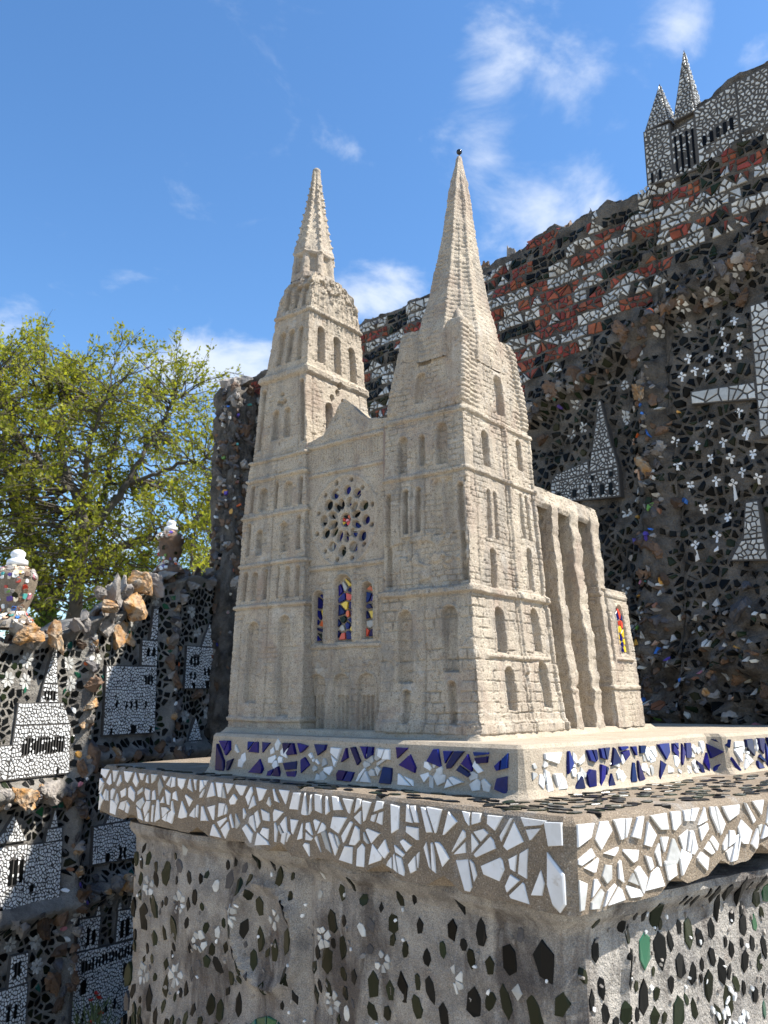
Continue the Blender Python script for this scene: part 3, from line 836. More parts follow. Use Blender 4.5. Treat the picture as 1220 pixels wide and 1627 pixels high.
# --- rough pier at the far corner of the wall
def pier_ring(z):
    return 0.0
PR = np.array([-0.80, 4.36, 0.0])
na, nz = 48, 170
A = np.linspace(0, 2 * math.pi, na, endpoint=False)
Zp = np.linspace(0, 3.14, nz)
Ag, Zg = np.meshgrid(A, Zp, indexing='ij')
sq = 1 / np.maximum(np.abs(np.cos(Ag + .8)), np.abs(np.sin(Ag + .8)))
Rg = 0.078 * np.minimum(sq, 1.25) * (1 + .45 * fbm(np.cos(Ag) * 4 + 5, Zg * 14 + np.sin(Ag) * 4, 3, 5, .6)) + .02 * sst(2.3, 1.9, Zg)
Rg = Rg * (1 - .35 * sst(3.08, 3.16, Zg))
V = np.stack([PR[0] + Rg * np.cos(Ag), PR[1] + Rg * np.sin(Ag), Zg], -1).reshape(-1, 3)
i, j = np.meshgrid(np.arange(na), np.arange(nz - 1), indexing='ij')
F = np.stack([i * nz + j, ((i + 1) % na) * nz + j, ((i + 1) % na) * nz + j + 1, i * nz + j + 1], -1).reshape(-1, 4)
pier = mesh_np('pier', V, F, GROUT_R, rwall, PR, label='rough crockery-studded corner pier')
for _ in range(150):
    a = -math.pi / 2 + RNG.normal() * .9; z = 1.5 + 1.62 * RNG.random()
    rock(pier, (PR[0] + .08 * math.cos(a), PR[1] + .08 * math.sin(a), z), .014 + .024 * RNG.random(), [FLINT_B, FLINT_B, FLINT_G, FLINT_K, FLINT_K][RNG.integers(5)])
rock(pier, (PR[0] - .01, PR[1] - .03, 3.15), .06, FLINT_G); rock(pier, (PR[0] + .05, PR[1], 3.19), .05, FLINT_G)
PM = Mosaic(None, pier)
for _ in range(130):
    a = -math.pi / 2 + RNG.normal() * .75; z = 1.6 + 1.5 * RNG.random()
    n3 = np.array([math.cos(a), math.sin(a), 0.0]); o3 = PR + n3 * .095 + np.array([0, 0, z])
    fr = Frame(o3, np.array([-n3[1], n3[0], 0]), (0, 0, 1), n3)
    PM.f = fr
    PM.add(leaf_poly(0, 0, .022 * (.6 + RNG.random()), .014 * (.6 + RNG.random()), RNG.random() * 3, 6, .25), 'coloured_chip', (allc + [GREEN, DARK, BLUE])[RNG.integers(len(allc) + 3)], .008, .3, base=.03)
PM.flush(60)
RM.flush(300, 7.0)

# ------------------------------------------------------------------ lower relief wall (left)
LK = np.array([-0.80, 4.42, 0.0])
l_top0 = interp((-.1, 2.12), (.09, 2.13), (.34, 2.10), (.55, 2.04), (.62, 2.0), (.72, 1.95), (.79, 1.88), (.94, 1.86), (1.06, 1.79), (1.19, 1.745), (1.39, 1.72), (2.2, 1.68))
def l_top(s): return l_top0(s) - .02 + .03 * fbm(np.asarray(s) * 14, 0 * np.asarray(s), 5, 3)
def l_hf(s, z):
    s = np.asarray(s, float); z = np.asarray(z, float)
    h = .008 * fbm(s * 5, z * 5, 2, 4) + .006 * fbm(s * 20, z * 20, 3, 3)
    for zc in (1.26 - .11 * sst(.9, 1.05, s), .72 + .03 * (s < .8)):
        h = h + .05 * np.exp(-((z - zc) / .035) ** 2)
    for sc in (.96, .44):
        h = h + .04 * np.exp(-((s - sc) / .04) ** 2)
    h = h + .04 * np.exp(-((z - l_top0(s)) / .05) ** 2)
    return h
LS = np.array([-.45, -.893, 0]); LS = LS / np.linalg.norm(LS)
LN = np.array([.893, -.45, 0]); LN = LN / np.linalg.norm(LN)
LF = Frame(LK, LS, (0, 0, 1), LN, l_hf)
lwall = empty('relief_wall', LK)
tag(lwall, 'lower grey garden wall with white mosaic church reliefs and orange flints on top, left', 'wall')
wall_body('wall_body', LF, -0.08, 1.7, l_top, 0.011, 0.012, 0.22, GROUT_L, lwall)
wall_body('wall_extension', LF, 1.702, 6.0, l_top, 0.03, 0.04, 0.22, SAND, lwall)  # unseen pale stretch, added to bounce warm light onto the west front
def lrf(h=.02): return Frame(LK + LN * h, LS, (0, 0, 1), LN)
LREL = [
 ('small white church relief with central gable beside the corner', [[(.345, 1.545), (.02, 1.55), (.025, 1.745), (.34, 1.745)], [(.23, 1.75), (.13, 1.75), (.178, 1.862)], [(.118, 1.75), (.075, 1.75), (.08, 1.87), (.113, 1.87)], [(.11, 1.875), (.083, 1.875), (.095, 1.965)], [(.065, 1.75), (.028, 1.75), (.03, 1.79), (.062, 1.79)]],
  [(.30, .312, 1.655, 1.70), (.275, .287, 1.655, 1.70), (.25, .262, 1.655, 1.70), (.05, .062, 1.655, 1.70), (.075, .087, 1.655, 1.70), (.10, .112, 1.655, 1.70), (.165, .178, 1.61, 1.645), (.195, .207, 1.61, 1.645), (.135, .147, 1.61, 1.645), (.30, .312, 1.59, 1.62), (.27, .282, 1.59, 1.62), (.05, .062, 1.59, 1.62), (.08, .092, 1.59, 1.62), (.165, .19, 1.548, 1.585), (.27, .29, 1.548, 1.575), (.05, .07, 1.55, 1.575)]),
 ('white church relief with a square tower at its right edge', [[(.848, 1.35), (.537, 1.35), (.547, 1.64), (.855, 1.635)], [(.645, 1.645), (.547, 1.645), (.550, 1.755), (.648, 1.755)], [(.597, 1.76), (.552, 1.76), (.556, 1.91), (.585, 1.91)]],
  [(.565, .58, 1.685, 1.725), (.60, .615, 1.685, 1.725), (.57, .578, 1.56, 1.60), (.59, .598, 1.56, 1.60), (.61, .618, 1.56, 1.60), (.66, .69, 1.352, 1.39), (.60, .608, 1.46, 1.49), (.66, .668, 1.46, 1.49), (.69, .698, 1.46, 1.49), (.72, .728, 1.46, 1.49), (.78, .788, 1.46, 1.49), (.56, .568, 1.352, 1.375), (.80, .808, 1.352, 1.375)]),
 ('sunlit white church relief with tall steeple at the left edge', [[(1.31, 1.21), (1.02, 1.213), (1.03, 1.40), (1.295, 1.40)], [(1.295, 1.404), (1.035, 1.404), (1.075, 1.482), (1.29, 1.482)], [(1.19, 1.486), (1.10, 1.486), (1.112, 1.555), (1.18, 1.555)], [(1.178, 1.559), (1.114, 1.559), (1.128, 1.70), (1.142, 1.70)], [(1.50, 1.21), (1.314, 1.21), (1.30, 1.33), (1.50, 1.33)]],
  [(1.06 + .0135 * k, 1.066 + .0135 * k, 1.295, 1.355) for k in range(15)] + [(1.075, 1.085, 1.213, 1.235), (1.12, 1.127, 1.495, 1.53), (1.135, 1.142, 1.495, 1.53), (1.15, 1.157, 1.495, 1.53), (1.165, 1.172, 1.495, 1.53)]),
 ('tiny white chapel relief with pointed spire beside the plinth', [[(.315, 1.15), (.18, 1.15), (.185, 1.30), (.31, 1.30)], [(.30, 1.304), (.20, 1.304), (.252, 1.41)]], [(.225, .24, 1.20, 1.24), (.275, .287, 1.20, 1.24)]),
 ('half sunlit white church relief with a gable and a side turret, low at the left edge', [[(1.55, .735), (1.195, .728), (1.195, .972), (1.55, .985)], [(1.193, .728), (1.02, .72), (1.026, .96), (1.193, .968)], [(1.335, .99), (1.20, .985), (1.265, 1.08)], [(1.108, .965), (1.03, .965), (1.034, 1.01), (1.102, 1.012)], [(1.09, 1.016), (1.055, 1.016), (1.072, 1.085)]],
  [(1.23, 1.245, .84, .93), (1.252, 1.267, .84, .93), (1.205, 1.22, .84, .925), (1.15, 1.165, .80, .825), (1.12, 1.135, .725, .755), (1.28, 1.295, .735, .77)]),
 ('white church relief partly hidden behind the pedestal slab', [[(.86, .845), (.60, .835), (.60, .99), (.865, .99)], [(.80, .995), (.70, .995), (.75, 1.08)]], [(.77, .785, .845, .88), (.70, .712, .845, .89), (.675, .687, .845, .89)]),
 ('shaded white cathedral relief with two spiky towers, low beside the pedestal', [[(.912, .18), (.52, .18), (.52, .50), (.915, .53)], [(.915, .535), (.80, .525), (.795, .64), (.905, .65)], [(.91, .655), (.875, .653), (.892, .715)], [(.82, .645), (.795, .645), (.808, .69)], [(.70, .52), (.60, .515), (.60, .63), (.695, .64)], [(.70, .643), (.675, .643), (.688, .68)], [(.63, .635), (.60, .635), (.615, .70)]],
  [(.82, .835, .54, .60), (.85, .865, .545, .61), (.63, .645, .53, .60), (.66, .675, .53, .60), (.85, .875, .37, .425), (.62, .645, .37, .425), (.88, .89, .27, .31), (.85, .86, .27, .31), (.80, .81, .27, .31), (.77, .78, .27, .31), (.73, .74, .27, .31), (.68, .69, .27, .31)] + [(.60 + .018 * k, .607 + .018 * k, .452, .49) for k in range(16)]),
 ('shaded white church relief in the lower left corner', [[(1.5, .15), (1.13, .15), (1.14, .485), (1.5, .50)], [(1.225, .492), (1.145, .49), (1.148, .59), (1.222, .595)]], [(1.18, 1.188, .52, .57), (1.197, 1.205, .52, .57), (1.18, 1.19, .38, .43), (1.21, 1.22, .38, .43)]),
]
lexcl = []
for lab, polys, wins in LREL:
    church_relief(lab, lrf(.003), polys, wins, .0132, .0029, lwall, th=.010, chip=WHITE_S)
    lexcl += [np.array(p) for p in polys]
LFLOW = [(0.303, 1.911), (0.255, 1.813), (0.572, 1.945), (0.317, 1.42), (0.15, 1.428), (0.024, 1.4), (0.052, 1.344), (0.671, 1.889), (1.336, 1.569), (1.259, 1.642), (1.255, 1.564), (1.039, 1.558), (1.054, 1.639), (0.902, 1.663), (0.953, 1.733), (1.184, 1.104), (1.108, 0.617), (1.223, 0.634), (1.092, 0.529), (0.946, 0.492), (0.949, 0.673), (0.75, 0.691), (0.906, 1.223), (0.82, 1.818), (.70, 1.83)]
LROCK = [(1.32, 1.737, 0.051), (1.181, 1.754, 0.046), (1.079, 1.786, 0.033), (1.039, 1.814, 0.026), (0.935, 1.875, 0.044), (0.957, 1.926, 0.031), (0.864, 1.895, 0.051), (0.751, 1.892, 0.059), (0.794, 1.744, 0.044), (0.718, 1.743, 0.031), (0.872, 1.787, 0.036), (0.851, 1.951, 0.026), (0.7, 1.99, 0.064), (0.621, 2.019, 0.046), (0.798, 1.96, 0.038), (0.54, 2.058, 0.028), (0.422, 1.968, 0.026), (0.335, 2.038, 0.031), (0.191, 2.07, 0.033), (0.088, 2.05, 0.028), (0.244, 2.111, 0.021), (0.108, 2.01, 0.023), (0.956, 1.627, 0.026), (0.955, 1.55, 0.028), (0.958, 1.474, 0.028), (0.958, 1.412, 0.023), (0.914, 1.311, 0.028), (0.85, 1.295, 0.023), (0.945, 1.275, 0.031), (0.788, 1.279, 0.023), (0.656, 1.272, 0.028), (0.537, 1.279, 0.026), (0.452, 1.247, 0.028), (0.413, 1.301, 0.023), (0.418, 1.47, 0.028), (0.445, 1.585, 0.026), (0.477, 1.67, 0.023), (0.472, 1.757, 0.023), (0.458, 1.86, 0.026), (0.398, 1.385, 0.023), (0.249, 1.513, 0.023), (0.151, 1.498, 0.021), (0.048, 1.452, 0.023), (0.98, 1.132, 0.021), (0.963, 1.059, 0.023), (0.969, 0.93, 0.021), (0.949, 0.834, 0.021), (0.957, 0.754, 0.031), (0.99, 1.22, 0.026), (1.154, 1.16, 0.038), (1.268, 1.148, 0.044), (1.027, 1.125, 0.033), (0.684, 0.752, 0.044), (0.756, 0.753, 0.033), (0.86, 0.759, 0.028), (1.087, 0.679, 0.033), (1.012, 0.674, 0.031), (1.188, 0.68, 0.033), (1.011, 0.519, 0.028), (1.02, 0.467, 0.031), (1.006, 0.562, 0.026), (0.945, 0.619, 0.021), (0.829, 0.79, 0.023), (0.997, 0.385, 0.018)]
for i_, (s_, z_, r_) in enumerate(LROCK):
    top_ = z_ > l_top0(s_) - .14
    big = r_ > .043
    m_ = FLINT if (big and i_ not in (6, 13)) or i_ in (1, 8, 9, 24, 29, 46) else FLINT_G if top_ else [FLINT_B, FLINT_G, FLINT_K, FLINT_B][i_ % 4]
    rock(lwall, LF(s_, z_, .008 if not top_ else .01), r_ * 1.15, m_, (1.2, 1, .85))
for _ in range(130):
    k = RNG.random()
    if k < .35: s_ = .96 + RNG.normal() * .022; z_ = .3 + 1.45 * RNG.random()
    elif k < .6: s_ = .44 + RNG.normal() * .025; z_ = 1.25 + .8 * RNG.random()
    elif k < .8: s_ = .3 + 1.1 * RNG.random(); z_ = 1.26 - .11 * (s_ > .98) + RNG.normal() * .015
    else: s_ = .6 + .8 * RNG.random(); z_ = .72 + RNG.normal() * .02
    if any(in_poly(p, (s_, z_)) for p in lexcl): continue
    rock(lwall, LF(s_, z_, .0), .011 + .014 * RNG.random(), [FLINT_B, FLINT_G, FLINT_K, FLINT_K, FLINT][RNG.integers(5)])
for s_ in np.arange(.02, 1.5, .05):
    rock(lwall, LF(s_, l_top0(s_) - .015, -.05 - .04 * RNG.random()), .022 + .02 * RNG.random(), [FLINT_G, FLINT_B, FLINT_K][RNG.integers(3)], (1.2, 1, .7))
for x, y in LFLOW:
    if any(in_poly(p, (x, y)) for p in lexcl): continue
    joined('white_flower', LF, petals(x, y, .029, 8, .6, r0=.2), WHITE_W, lwall, .003, .008)
LM = Mosaic(LF, lwall)
lcirc = [(x, y, .031) for x, y in LFLOW] + [(x, y, r * .8) for x, y, r in LROCK]
sd = jitter_seeds(0, 1.7, .3, 2.1, .030, .031, .95)
for cell in voronoi(sd, [(0, .3), (1.7, .3), (1.7, 2.1), (0, 2.1)], .0085):
    if cell is None: continue
    c = cell.mean(0)
    if c[0] < .56 and c[1] < 1.1: continue
    if c[1] > l_top0(c[0]) - .06: continue
    if any((c[0] - x) ** 2 + (c[1] - y) ** 2 < r * r for x, y, r in lcirc): continue
    if any(in_poly(p, v) for p in lexcl for v in list(cell) + [c]): continue
    if abs(c[0] - .96) < .03 or abs(c[0] - .44) < .03 or abs(c[1] - 1.26 + .11 * (c[0] > .98)) < .03 or abs(c[1] - .73) < .03:
        if RNG.random() < .8: continue
    if RNG.random() < .06: continue
    q = RNG.random()
    LM.add(cell, 'dark_tile', GREEN if q < .25 else GREENB if q < .28 else DARK, .004, .2, bev=.16)
for _ in range(40):
    s_ = RNG.choice([.96, .44, 1.4 * RNG.random()]) + RNG.normal() * .03; z_ = .35 + 1.4 * RNG.random()
    if any(in_poly(p, (s_, z_)) for p in lexcl): continue
    LM.add(leaf_poly(s_, z_, .025, .016, RNG.random() * 3, 6, .25), 'coloured_chip', (COLS + [WHITE_S] * 6)[RNG.integers(len(COLS) + 6)], .008, .3, base=.02)
LM.flush(260, 9.0)

# ================================================================== PEDESTAL
def densify(pts, rads, ds):
    """closed outline with rounded corners, resampled"""
    P = np.array(pts, float); n = len(P); out = []
    for i in range(n):
        a, b, c = P[i - 1], P[i], P[(i + 1) % n]
        r = rads[i]
        u1 = (a - b) / np.linalg.norm(a - b); u2 = (c - b) / np.linalg.norm(c - b)
        p0, p1 = b + u1 * r, b + u2 * r
        k = max(2, int(r / ds) + 1)
        for t in np.linspace(0, 1, k):
            out.append((1 - t) ** 2 * p0 + 2 * t * (1 - t) * b + t * t * p1)
    out = np.array(out); res = []
    for i in range(len(out)):
        a, b = out[i], out[(i + 1) % len(out)]
        l = np.linalg.norm(b - a)
        if l < 1e-7: continue
        d = ds if (np.linalg.norm(a) < 2.7 or np.linalg.norm(b) < 2.7) else .1
        k = max(1, int(l / d))
        for t in range(k): res.append(a + (b - a) * t / k)
    return np.array(res)

def prism(name, pts, rads, zb, zt, ds, levels, disp, m, parent, chamfer=0.006, batter=0.0, smooth=True, bottom=True):
    O = densify(pts, rads, ds); n = len(O)
    tg = np.roll(O, -1, 0) - np.roll(O, 1, 0); tg /= np.linalg.norm(tg, axis=1)[:, None]
    nr = np.stack([tg[:, 1], -tg[:, 0]], 1)
    zbv = zb(O) if callable(zb) else np.full(n, zb)
    ztv = np.full(n, zt)
    rows = []
    for k in range(levels):
        t = k / (levels - 1)
        z = zbv + (ztv - zbv) * t
        off = disp(O, z) - batter * (z - zbv)
        off = off - chamfer * sst(ztv - chamfer * 1.6, ztv, z) ** 2
        rows.append(np.concatenate([O + nr * off[:, None], z[:, None]], 1))
    Rr = np.array(rows)
    V = Rr.reshape(-1, 3)
    i, j = np.meshgrid(np.arange(levels - 1), np.arange(n), indexing='ij')
    j2 = (j + 1) % n
    F = [list(q) for q in np.stack([i * n + j, i * n + j2, (i + 1) * n + j2, (i + 1) * n + j], -1).reshape(-1, 4)]
    F.append([(levels - 1) * n + q for q in range(n)])
    if bottom: F.append([q for q in range(n)][::-1])
    return mesh_np(name, V, F, m, parent, V.mean(0) * np.array([1, 1, 0]) + np.array([0, 0, zbv.min()]), smooth=False)

CL = np.array([.2624, 1.2655]); FD = np.array([-.709, .7052]); RD = np.array([.80696, .59061])
NFr = np.array([-.7052, -.709]); NRt = np.array([.59061, -.80696])
LL = CL + FD * 1.382
ped = empty('pedestal', (.35, 2.3, 0))
tag(ped, 'mosaic-covered pedestal with white-tiled slab and cobalt-studded plinth under the model cathedral', 'pedestal')

# --- base
Pc = np.linalg.solve(np.stack([NFr, NRt]), np.array([NFr @ CL - .05, NRt @ CL - .04]))
Lp = CL - NFr * .05 + FD * 1.268
base_pts = [Pc, CL - NRt * .04 + RD * 1.55, np.array([.25, 3.42]), Lp + np.array([.25, .45]), Lp]
def ped_disp(O, z):
    s = (O - CL) @ FD; front = ((O - CL) @ NFr > -.09) & (s > .02)
    q = (O - CL) @ RD
    h = .012 * fbm(O[:, 0] * 7 + O[:, 1] * 5, z * 8, 6, 4) + .004 * fbm(O[:, 0] * 40 - O[:, 1] * 31, z * 45, 2, 3)
    h = h + front * (.014 * np.exp(-((s - .47) / .03) ** 2) - .018 * np.exp(-((s - .635) / .022) ** 2) + .016 * sst(.90, .97, s)
                     - .018 * np.exp(-((s - .76) / .09) ** 2 - ((z - 1.04) / .09) ** 2) + .014 * np.exp(-(((np.hypot((s - .76) / .10, (z - 1.04) / .095)) - 1) / .12) ** 2))
    h = h + .008 * np.exp(-((q - .15) / .008) ** 2) * (~front)
    h = h + .022 * sst(1.17, 1.20, z)
    return h
base = prism('base', base_pts, [.02, .02, .05, .05, .06], 0.0, 1.212, .012, 110, ped_disp, PED_M, ped, chamfer=.001)
def hf_front(s, t):
    s = np.asarray(s, float); t = np.asarray(t, float)
    O = np.stack([(CL - NFr * .05)[0] + s * FD[0], (CL - NFr * .05)[1] + s * FD[1]], -1)
    sh = s.shape
    return ped_disp(O.reshape(-1, 2), t.reshape(-1)).reshape(sh)
def hf_right(s, t):
    s = np.asarray(s, float); t = np.asarray(t, float)
    O = np.stack([(CL - NRt * .04)[0] + s * RD[0], (CL - NRt * .04)[1] + s * RD[1]], -1)
    sh = s.shape
    return ped_disp(O.reshape(-1, 2), t.reshape(-1)).reshape(sh)
v3 = lambda p, z=0.0: np.array([p[0], p[1], z])
PF = Frame(v3(CL - NFr * .05), v3(FD), (0, 0, 1), v3(NFr), hf_front)
PRr = Frame(v3(CL - NRt * .04), v3(RD), (0, 0, 1), v3(NRt), hf_right)
PLEAF = [(1.237, 1.018, 0.04), (1.177, 1.136, 0.029), (1.208, 1.088, 0.024), (1.137, 1.095, 0.029), (1.095, 1.115, 0.051), (1.005, 1.118, 0.027), (0.976, 1.084, 0.032), (1.143, 1.039, 0.051), (1.187, 1.009, 0.068), (1.204, 1.053, 0.018), (1.06, 1.007, 0.048), (1.098, 0.99, 0.03), (1.053, 1.106, 0.011), (0.868, 1.03, 0.025), (0.783, 1.09, 0.042), (0.831, 1.039, 0.035), (0.784, 1.025, 0.042), (0.693, 1.095, 0.034), (0.736, 1.014, 0.036), (0.695, 1.039, 0.048), (0.8, 0.989, 0.034), (0.84, 0.964, 0.025), (0.86, 0.99, 0.025), (0.941, 0.959, 0.025), (0.911, 0.955, 0.031), (0.548, 1.102, 0.039), (0.565, 1.035, 0.049), (0.564, 0.986, 0.031), (0.439, 1.021, 0.042), (0.393, 1.1, 0.021), (0.365, 1.089, 0.023), (0.393, 1.126, 0.03), (0.331, 1.132, 0.02), (0.375, 1.025, 0.049), (0.344, 1.005, 0.032), (0.403, 1.016, 0.029), (0.445, 0.976, 0.025), (0.413, 0.979, 0.025), (1.217, 0.845, 0.033), (1.087, 0.879, 0.04), (1.007, 0.893, 0.026), (1.145, 0.841, 0.048), (1.182, 0.808, 0.027), (1.114, 0.816, 0.032), (0.973, 0.861, 0.025), (0.9, 0.871, 0.04), (0.84, 0.894, 0.036), (0.925, 0.878, 0.035), (1.25, 0.87, 0.045), (1.047, 0.868, 0.015), (0.997, 0.84, 0.025), (0.947, 0.842, 0.02), (0.262, 1.139, 0.034), (0.203, 1.145, 0.033), (0.282, 1.106, 0.022), (0.316, 1.088, 0.02), (0.222, 1.104, 0.025), (0.087, 1.125, 0.059), (0.148, 1.117, 0.045), (0.311, 1.039, 0.036), (0.221, 1.038, 0.045), (0.158, 1.058, 0.044), (0.106, 1.047, 0.051), (0.284, 1.005, 0.037), (0.34, 1.045, 0.02), (0.184, 1.10, 0.025)]
PFLOW = [(1.171, 1.078), (1.038, 1.061), (0.964, 0.994), (1.051, 0.911), (0.738, 1.072), (0.577, 1.072), (0.419, 1.061), (1.182, 0.886), (0.86, 1.062), (0.556, 0.963), (0.258, 1.066)]
RLEAF = [(0.094, 1.094, 0.033), (0.1, 1.059, 0.03), (0.223, 1.174, 0.045), (0.197, 1.128, 0.051), (0.236, 1.122, 0.056), (0.262, 1.131, 0.029), (0.32, 1.135, 0.05), (0.346, 1.122, 0.034), (0.379, 1.128, 0.03), (0.399, 1.16, 0.039), (0.418, 1.183, 0.031), (0.454, 1.179, 0.049), (0.468, 1.125, 0.036), (0.514, 1.163, 0.033), (0.503, 1.122, 0.027), (0.519, 1.082, 0.035), (0.156, 1.099, 0.035), (0.193, 1.061, 0.047), (0.287, 1.089, 0.045), (0.259, 1.069, 0.024), (0.32, 1.073, 0.033), (0.373, 1.088, 0.034), (0.395, 1.065, 0.038), (0.359, 1.047, 0.046), (0.424, 1.093, 0.026), (0.459, 1.069, 0.035), (0.501, 1.06, 0.027), (0.512, 1.015, 0.022), (0.276, 1.025, 0.051), (0.317, 1.021, 0.032), (0.377, 1.001, 0.037), (0.405, 1.015, 0.045), (0.225, 1.059, 0.024), (0.239, 1.024, 0.02), (0.142, 1.051, 0.034), (0.155, 1.155, 0.028), (0.149, 1.128, 0.012), (0.485, 1.092, 0.026), (0.484, 1.011, 0.026), (0.511, 0.984, 0.026), (0.455, 1.099, 0.017), (0.435, 1.141, 0.027), (0.543, 1.168, 0.041), (0.467, 1.15, 0.023), (.58, 1.13, .03), (.60, 1.08, .03), (.64, 1.1, .03), (.57, 1.03, .03), (.62, 1.03, .03), (.44, .98, .03), (.34, .97, .03), (.29, .98, .03), (.24, .98, .03), (.19, 1.0, .03), (.14, .99, .03), (.1, 1.0, .03)]
BM = Mosaic(PF, base)
for s, z, l in PLEAF:
    k = RNG.random()
    BM.add(leaf_poly(s, z, l * 1.0 + .006, l * (.42 + .2 * RNG.random()) + .004, math.pi / 2 + RNG.normal() * .22, int(RNG.integers(5, 8)), .2), 'dark_shard', GREEN if k < .6 else DARK, .0016, .07, base=.01, bev=.08)
for s, z, l in RLEAF:
    k = RNG.random()
    BM.add(leaf_poly(s, z, l * 1.05, l * (.38 + .16 * RNG.random()) + .004, math.pi / 2 + RNG.normal() * .15, 6, .2), 'dark_shard', GREEN if k < .4 else GREENB if k < .47 else DARK, .0016, .07, base=.01, bev=.08, frame=PRr)
# bottom rows of shards around a blue half-round
for k in range(46):
    s, z = .42 + .85 * RNG.random(), .70 + .12 * RNG.random()
    if math.hypot(s - .73, z - .80) < .115: continue
    BM.add(leaf_poly(s, z, .03 + .02 * RNG.random(), .014, math.pi / 2 + RNG.normal() * .3, 6, .2), 'dark_shard', GREEN if RNG.random() < .6 else DARK, .004, .12, base=.01)
for k in range(9):
    a = math.pi * (k + .5) / 9
    for r0, r1 in ((.035, .066), (.07, .098)):
        a0, a1 = a - .15, a + .15
        BM.add(np.array([(.73 + r0 * math.cos(a0), .80 + r0 * math.sin(a0)), (.73 + r1 * math.cos(a0), .80 + r1 * math.sin(a0)), (.73 + r1 * math.cos(a1), .80 + r1 * math.sin(a1)), (.73 + r0 * math.cos(a1), .80 + r0 * math.sin(a1))]), 'blue_tile', MATS['chip_sky'] if r0 < .05 else GREENB, .004, .06, base=.012)
for s, z in PFLOW:
    rr = .022 if s < .9 else .027
    for P in petals(s, z, rr * .95, 6, .5, loose=.6): BM.add(P, 'petal', WHITE_W, .002, .1, base=.008)
for _ in range(170):                                                        # tiny white chips and grit
    if RNG.random() < .55: fr_, s, z = PF, .06 + 1.2 * RNG.random(), .85 + .33 * RNG.random()
    else: fr_, s, z = PRr, .05 + .6 * RNG.random(), .95 + .24 * RNG.random()
    BM.add(leaf_poly(s, z, .005 + .006 * RNG.random(), .004 + .004 * RNG.random(), RNG.random() * 3, 5, .3), 'grit', [FLINT_G, FLINT_G, WHITE_S][RNG.integers(3)], .003, .2, base=.006, frame=fr_)
for k in range(60):                                                         # white chip flower low on the sunny side
    s = .40 + RNG.normal() * .03; z = .955 + RNG.normal() * .04
    BM.add(leaf_poly(s, z, .016, .007, math.pi / 2 + RNG.normal() * .5, 5, .2), 'white_chip', WHITE_S, .004, .1, frame=PRr)
taken = [(s, z, l) for s, z, l in PLEAF] + [(s, z, .045) for s, z in PFLOW]
for _ in range(1500):
    s, z = .05 + 1.2 * RNG.random(), .80 + .38 * RNG.random(); l = .016 + .024 * RNG.random() ** 1.5
    if any(math.hypot((s - a) * 1.35, z - b) < .42 * (l + c) + .005 for a, b, c in taken) or abs(s - .635) < .03 or math.hypot(s - .73, z - .80) < .11: continue
    if len(taken) > 230: break
    taken.append((s, z, l))
    k = RNG.random()
    BM.add(leaf_poly(s, z, l * 1.05, l * (.42 + .2 * RNG.random()) + .003, math.pi / 2 + RNG.normal() * .3, int(RNG.integers(4, 8)), .22), 'dark_shard', GREEN if k < .5 else FLINT_K if k < .6 else WHITE_W if k < .68 else DARK, .0016, .07, base=.01, bev=.08)
taken = [(s, z, l) for s, z, l in RLEAF]
for _ in range(1200):
    s, z = .05 + .6 * RNG.random(), .93 + .26 * RNG.random(); l = .014 + .02 * RNG.random()
    if any(math.hypot((s - a) * 1.5, z - b) < .40 * (l + c) + .004 for a, b, c in taken): continue
    if len(taken) > 130: break
    taken.append((s, z, l))
    BM.add(leaf_poly(s, z, l * 1.1, l * .45 + .003, math.pi / 2 + RNG.normal() * .2, int(RNG.integers(5, 8)), .2), 'dark_shard', GREEN if RNG.random() < .3 else DARK, .0016, .07, base=.01, bev=.08, frame=PRr)
BM.flush(290, 7.0)

# --- slab with white crockery edge
def zb_slab(O):
    s = (O - CL) @ FD; q = (O - CL) @ RD
    fr_ = (O - CL) @ NFr > -.08
    w = np.where(fr_, np.abs((s * 7.2 + .3) % 1.0 - .5) * 2, np.abs((q * 8 + .2) % 1.0 - .5) * 2)
    zc = np.where(fr_, 1.208 + .012 * s / 1.3, 1.21 + .03 * sst(.1, .5, q))
    return zc + .034 * np.maximum(w - .45, 0) * sst(.05, .25, np.maximum(s, q)) + .004 * fbm(O[:, 0] * 30, O[:, 1] * 30, 4, 3)
def slab_disp(O, z):
    return .003 * fbm(O[:, 0] * 22 - O[:, 1] * 17, z * 30, 3, 4) + .004 * fbm(O[:, 0] * 6, O[:, 1] * 6 + z * 5, 8, 2)
slab_pts = [CL, CL + RD * 1.6, np.array([.2, 3.52]), LL + np.array([.35, .5]), LL + np.array([.07, .075]), LL]
slabo = prism('slab', slab_pts, [.012, .02, .05, .05, .02, .02], zb_slab, 1.338, .008, 22, slab_disp, LEDGE_M, ped, chamfer=.008)
def hfS(o, D):
    def f(s, t):
        s = np.asarray(s, float); t = np.asarray(t, float)
        O = np.stack([o[0] + s * D[0], o[1] + s * D[1]], -1).reshape(-1, 2)
        return slab_disp(O, t.reshape(-1)).reshape(s.shape)
    return f
SF = Frame(v3(CL), v3(FD), (0, 0, 1), v3(NFr), hfS(CL, FD))
SR = Frame(v3(CL), v3(RD), (0, 0, 1), v3(NRt), hfS(CL, RD))
SM = Mosaic(SF, slabo)
big = np.array([(.012, 1.222), (.022, 1.210), (.034, 1.218), (.042, 1.245), (.040, 1.288), (.012, 1.262)])
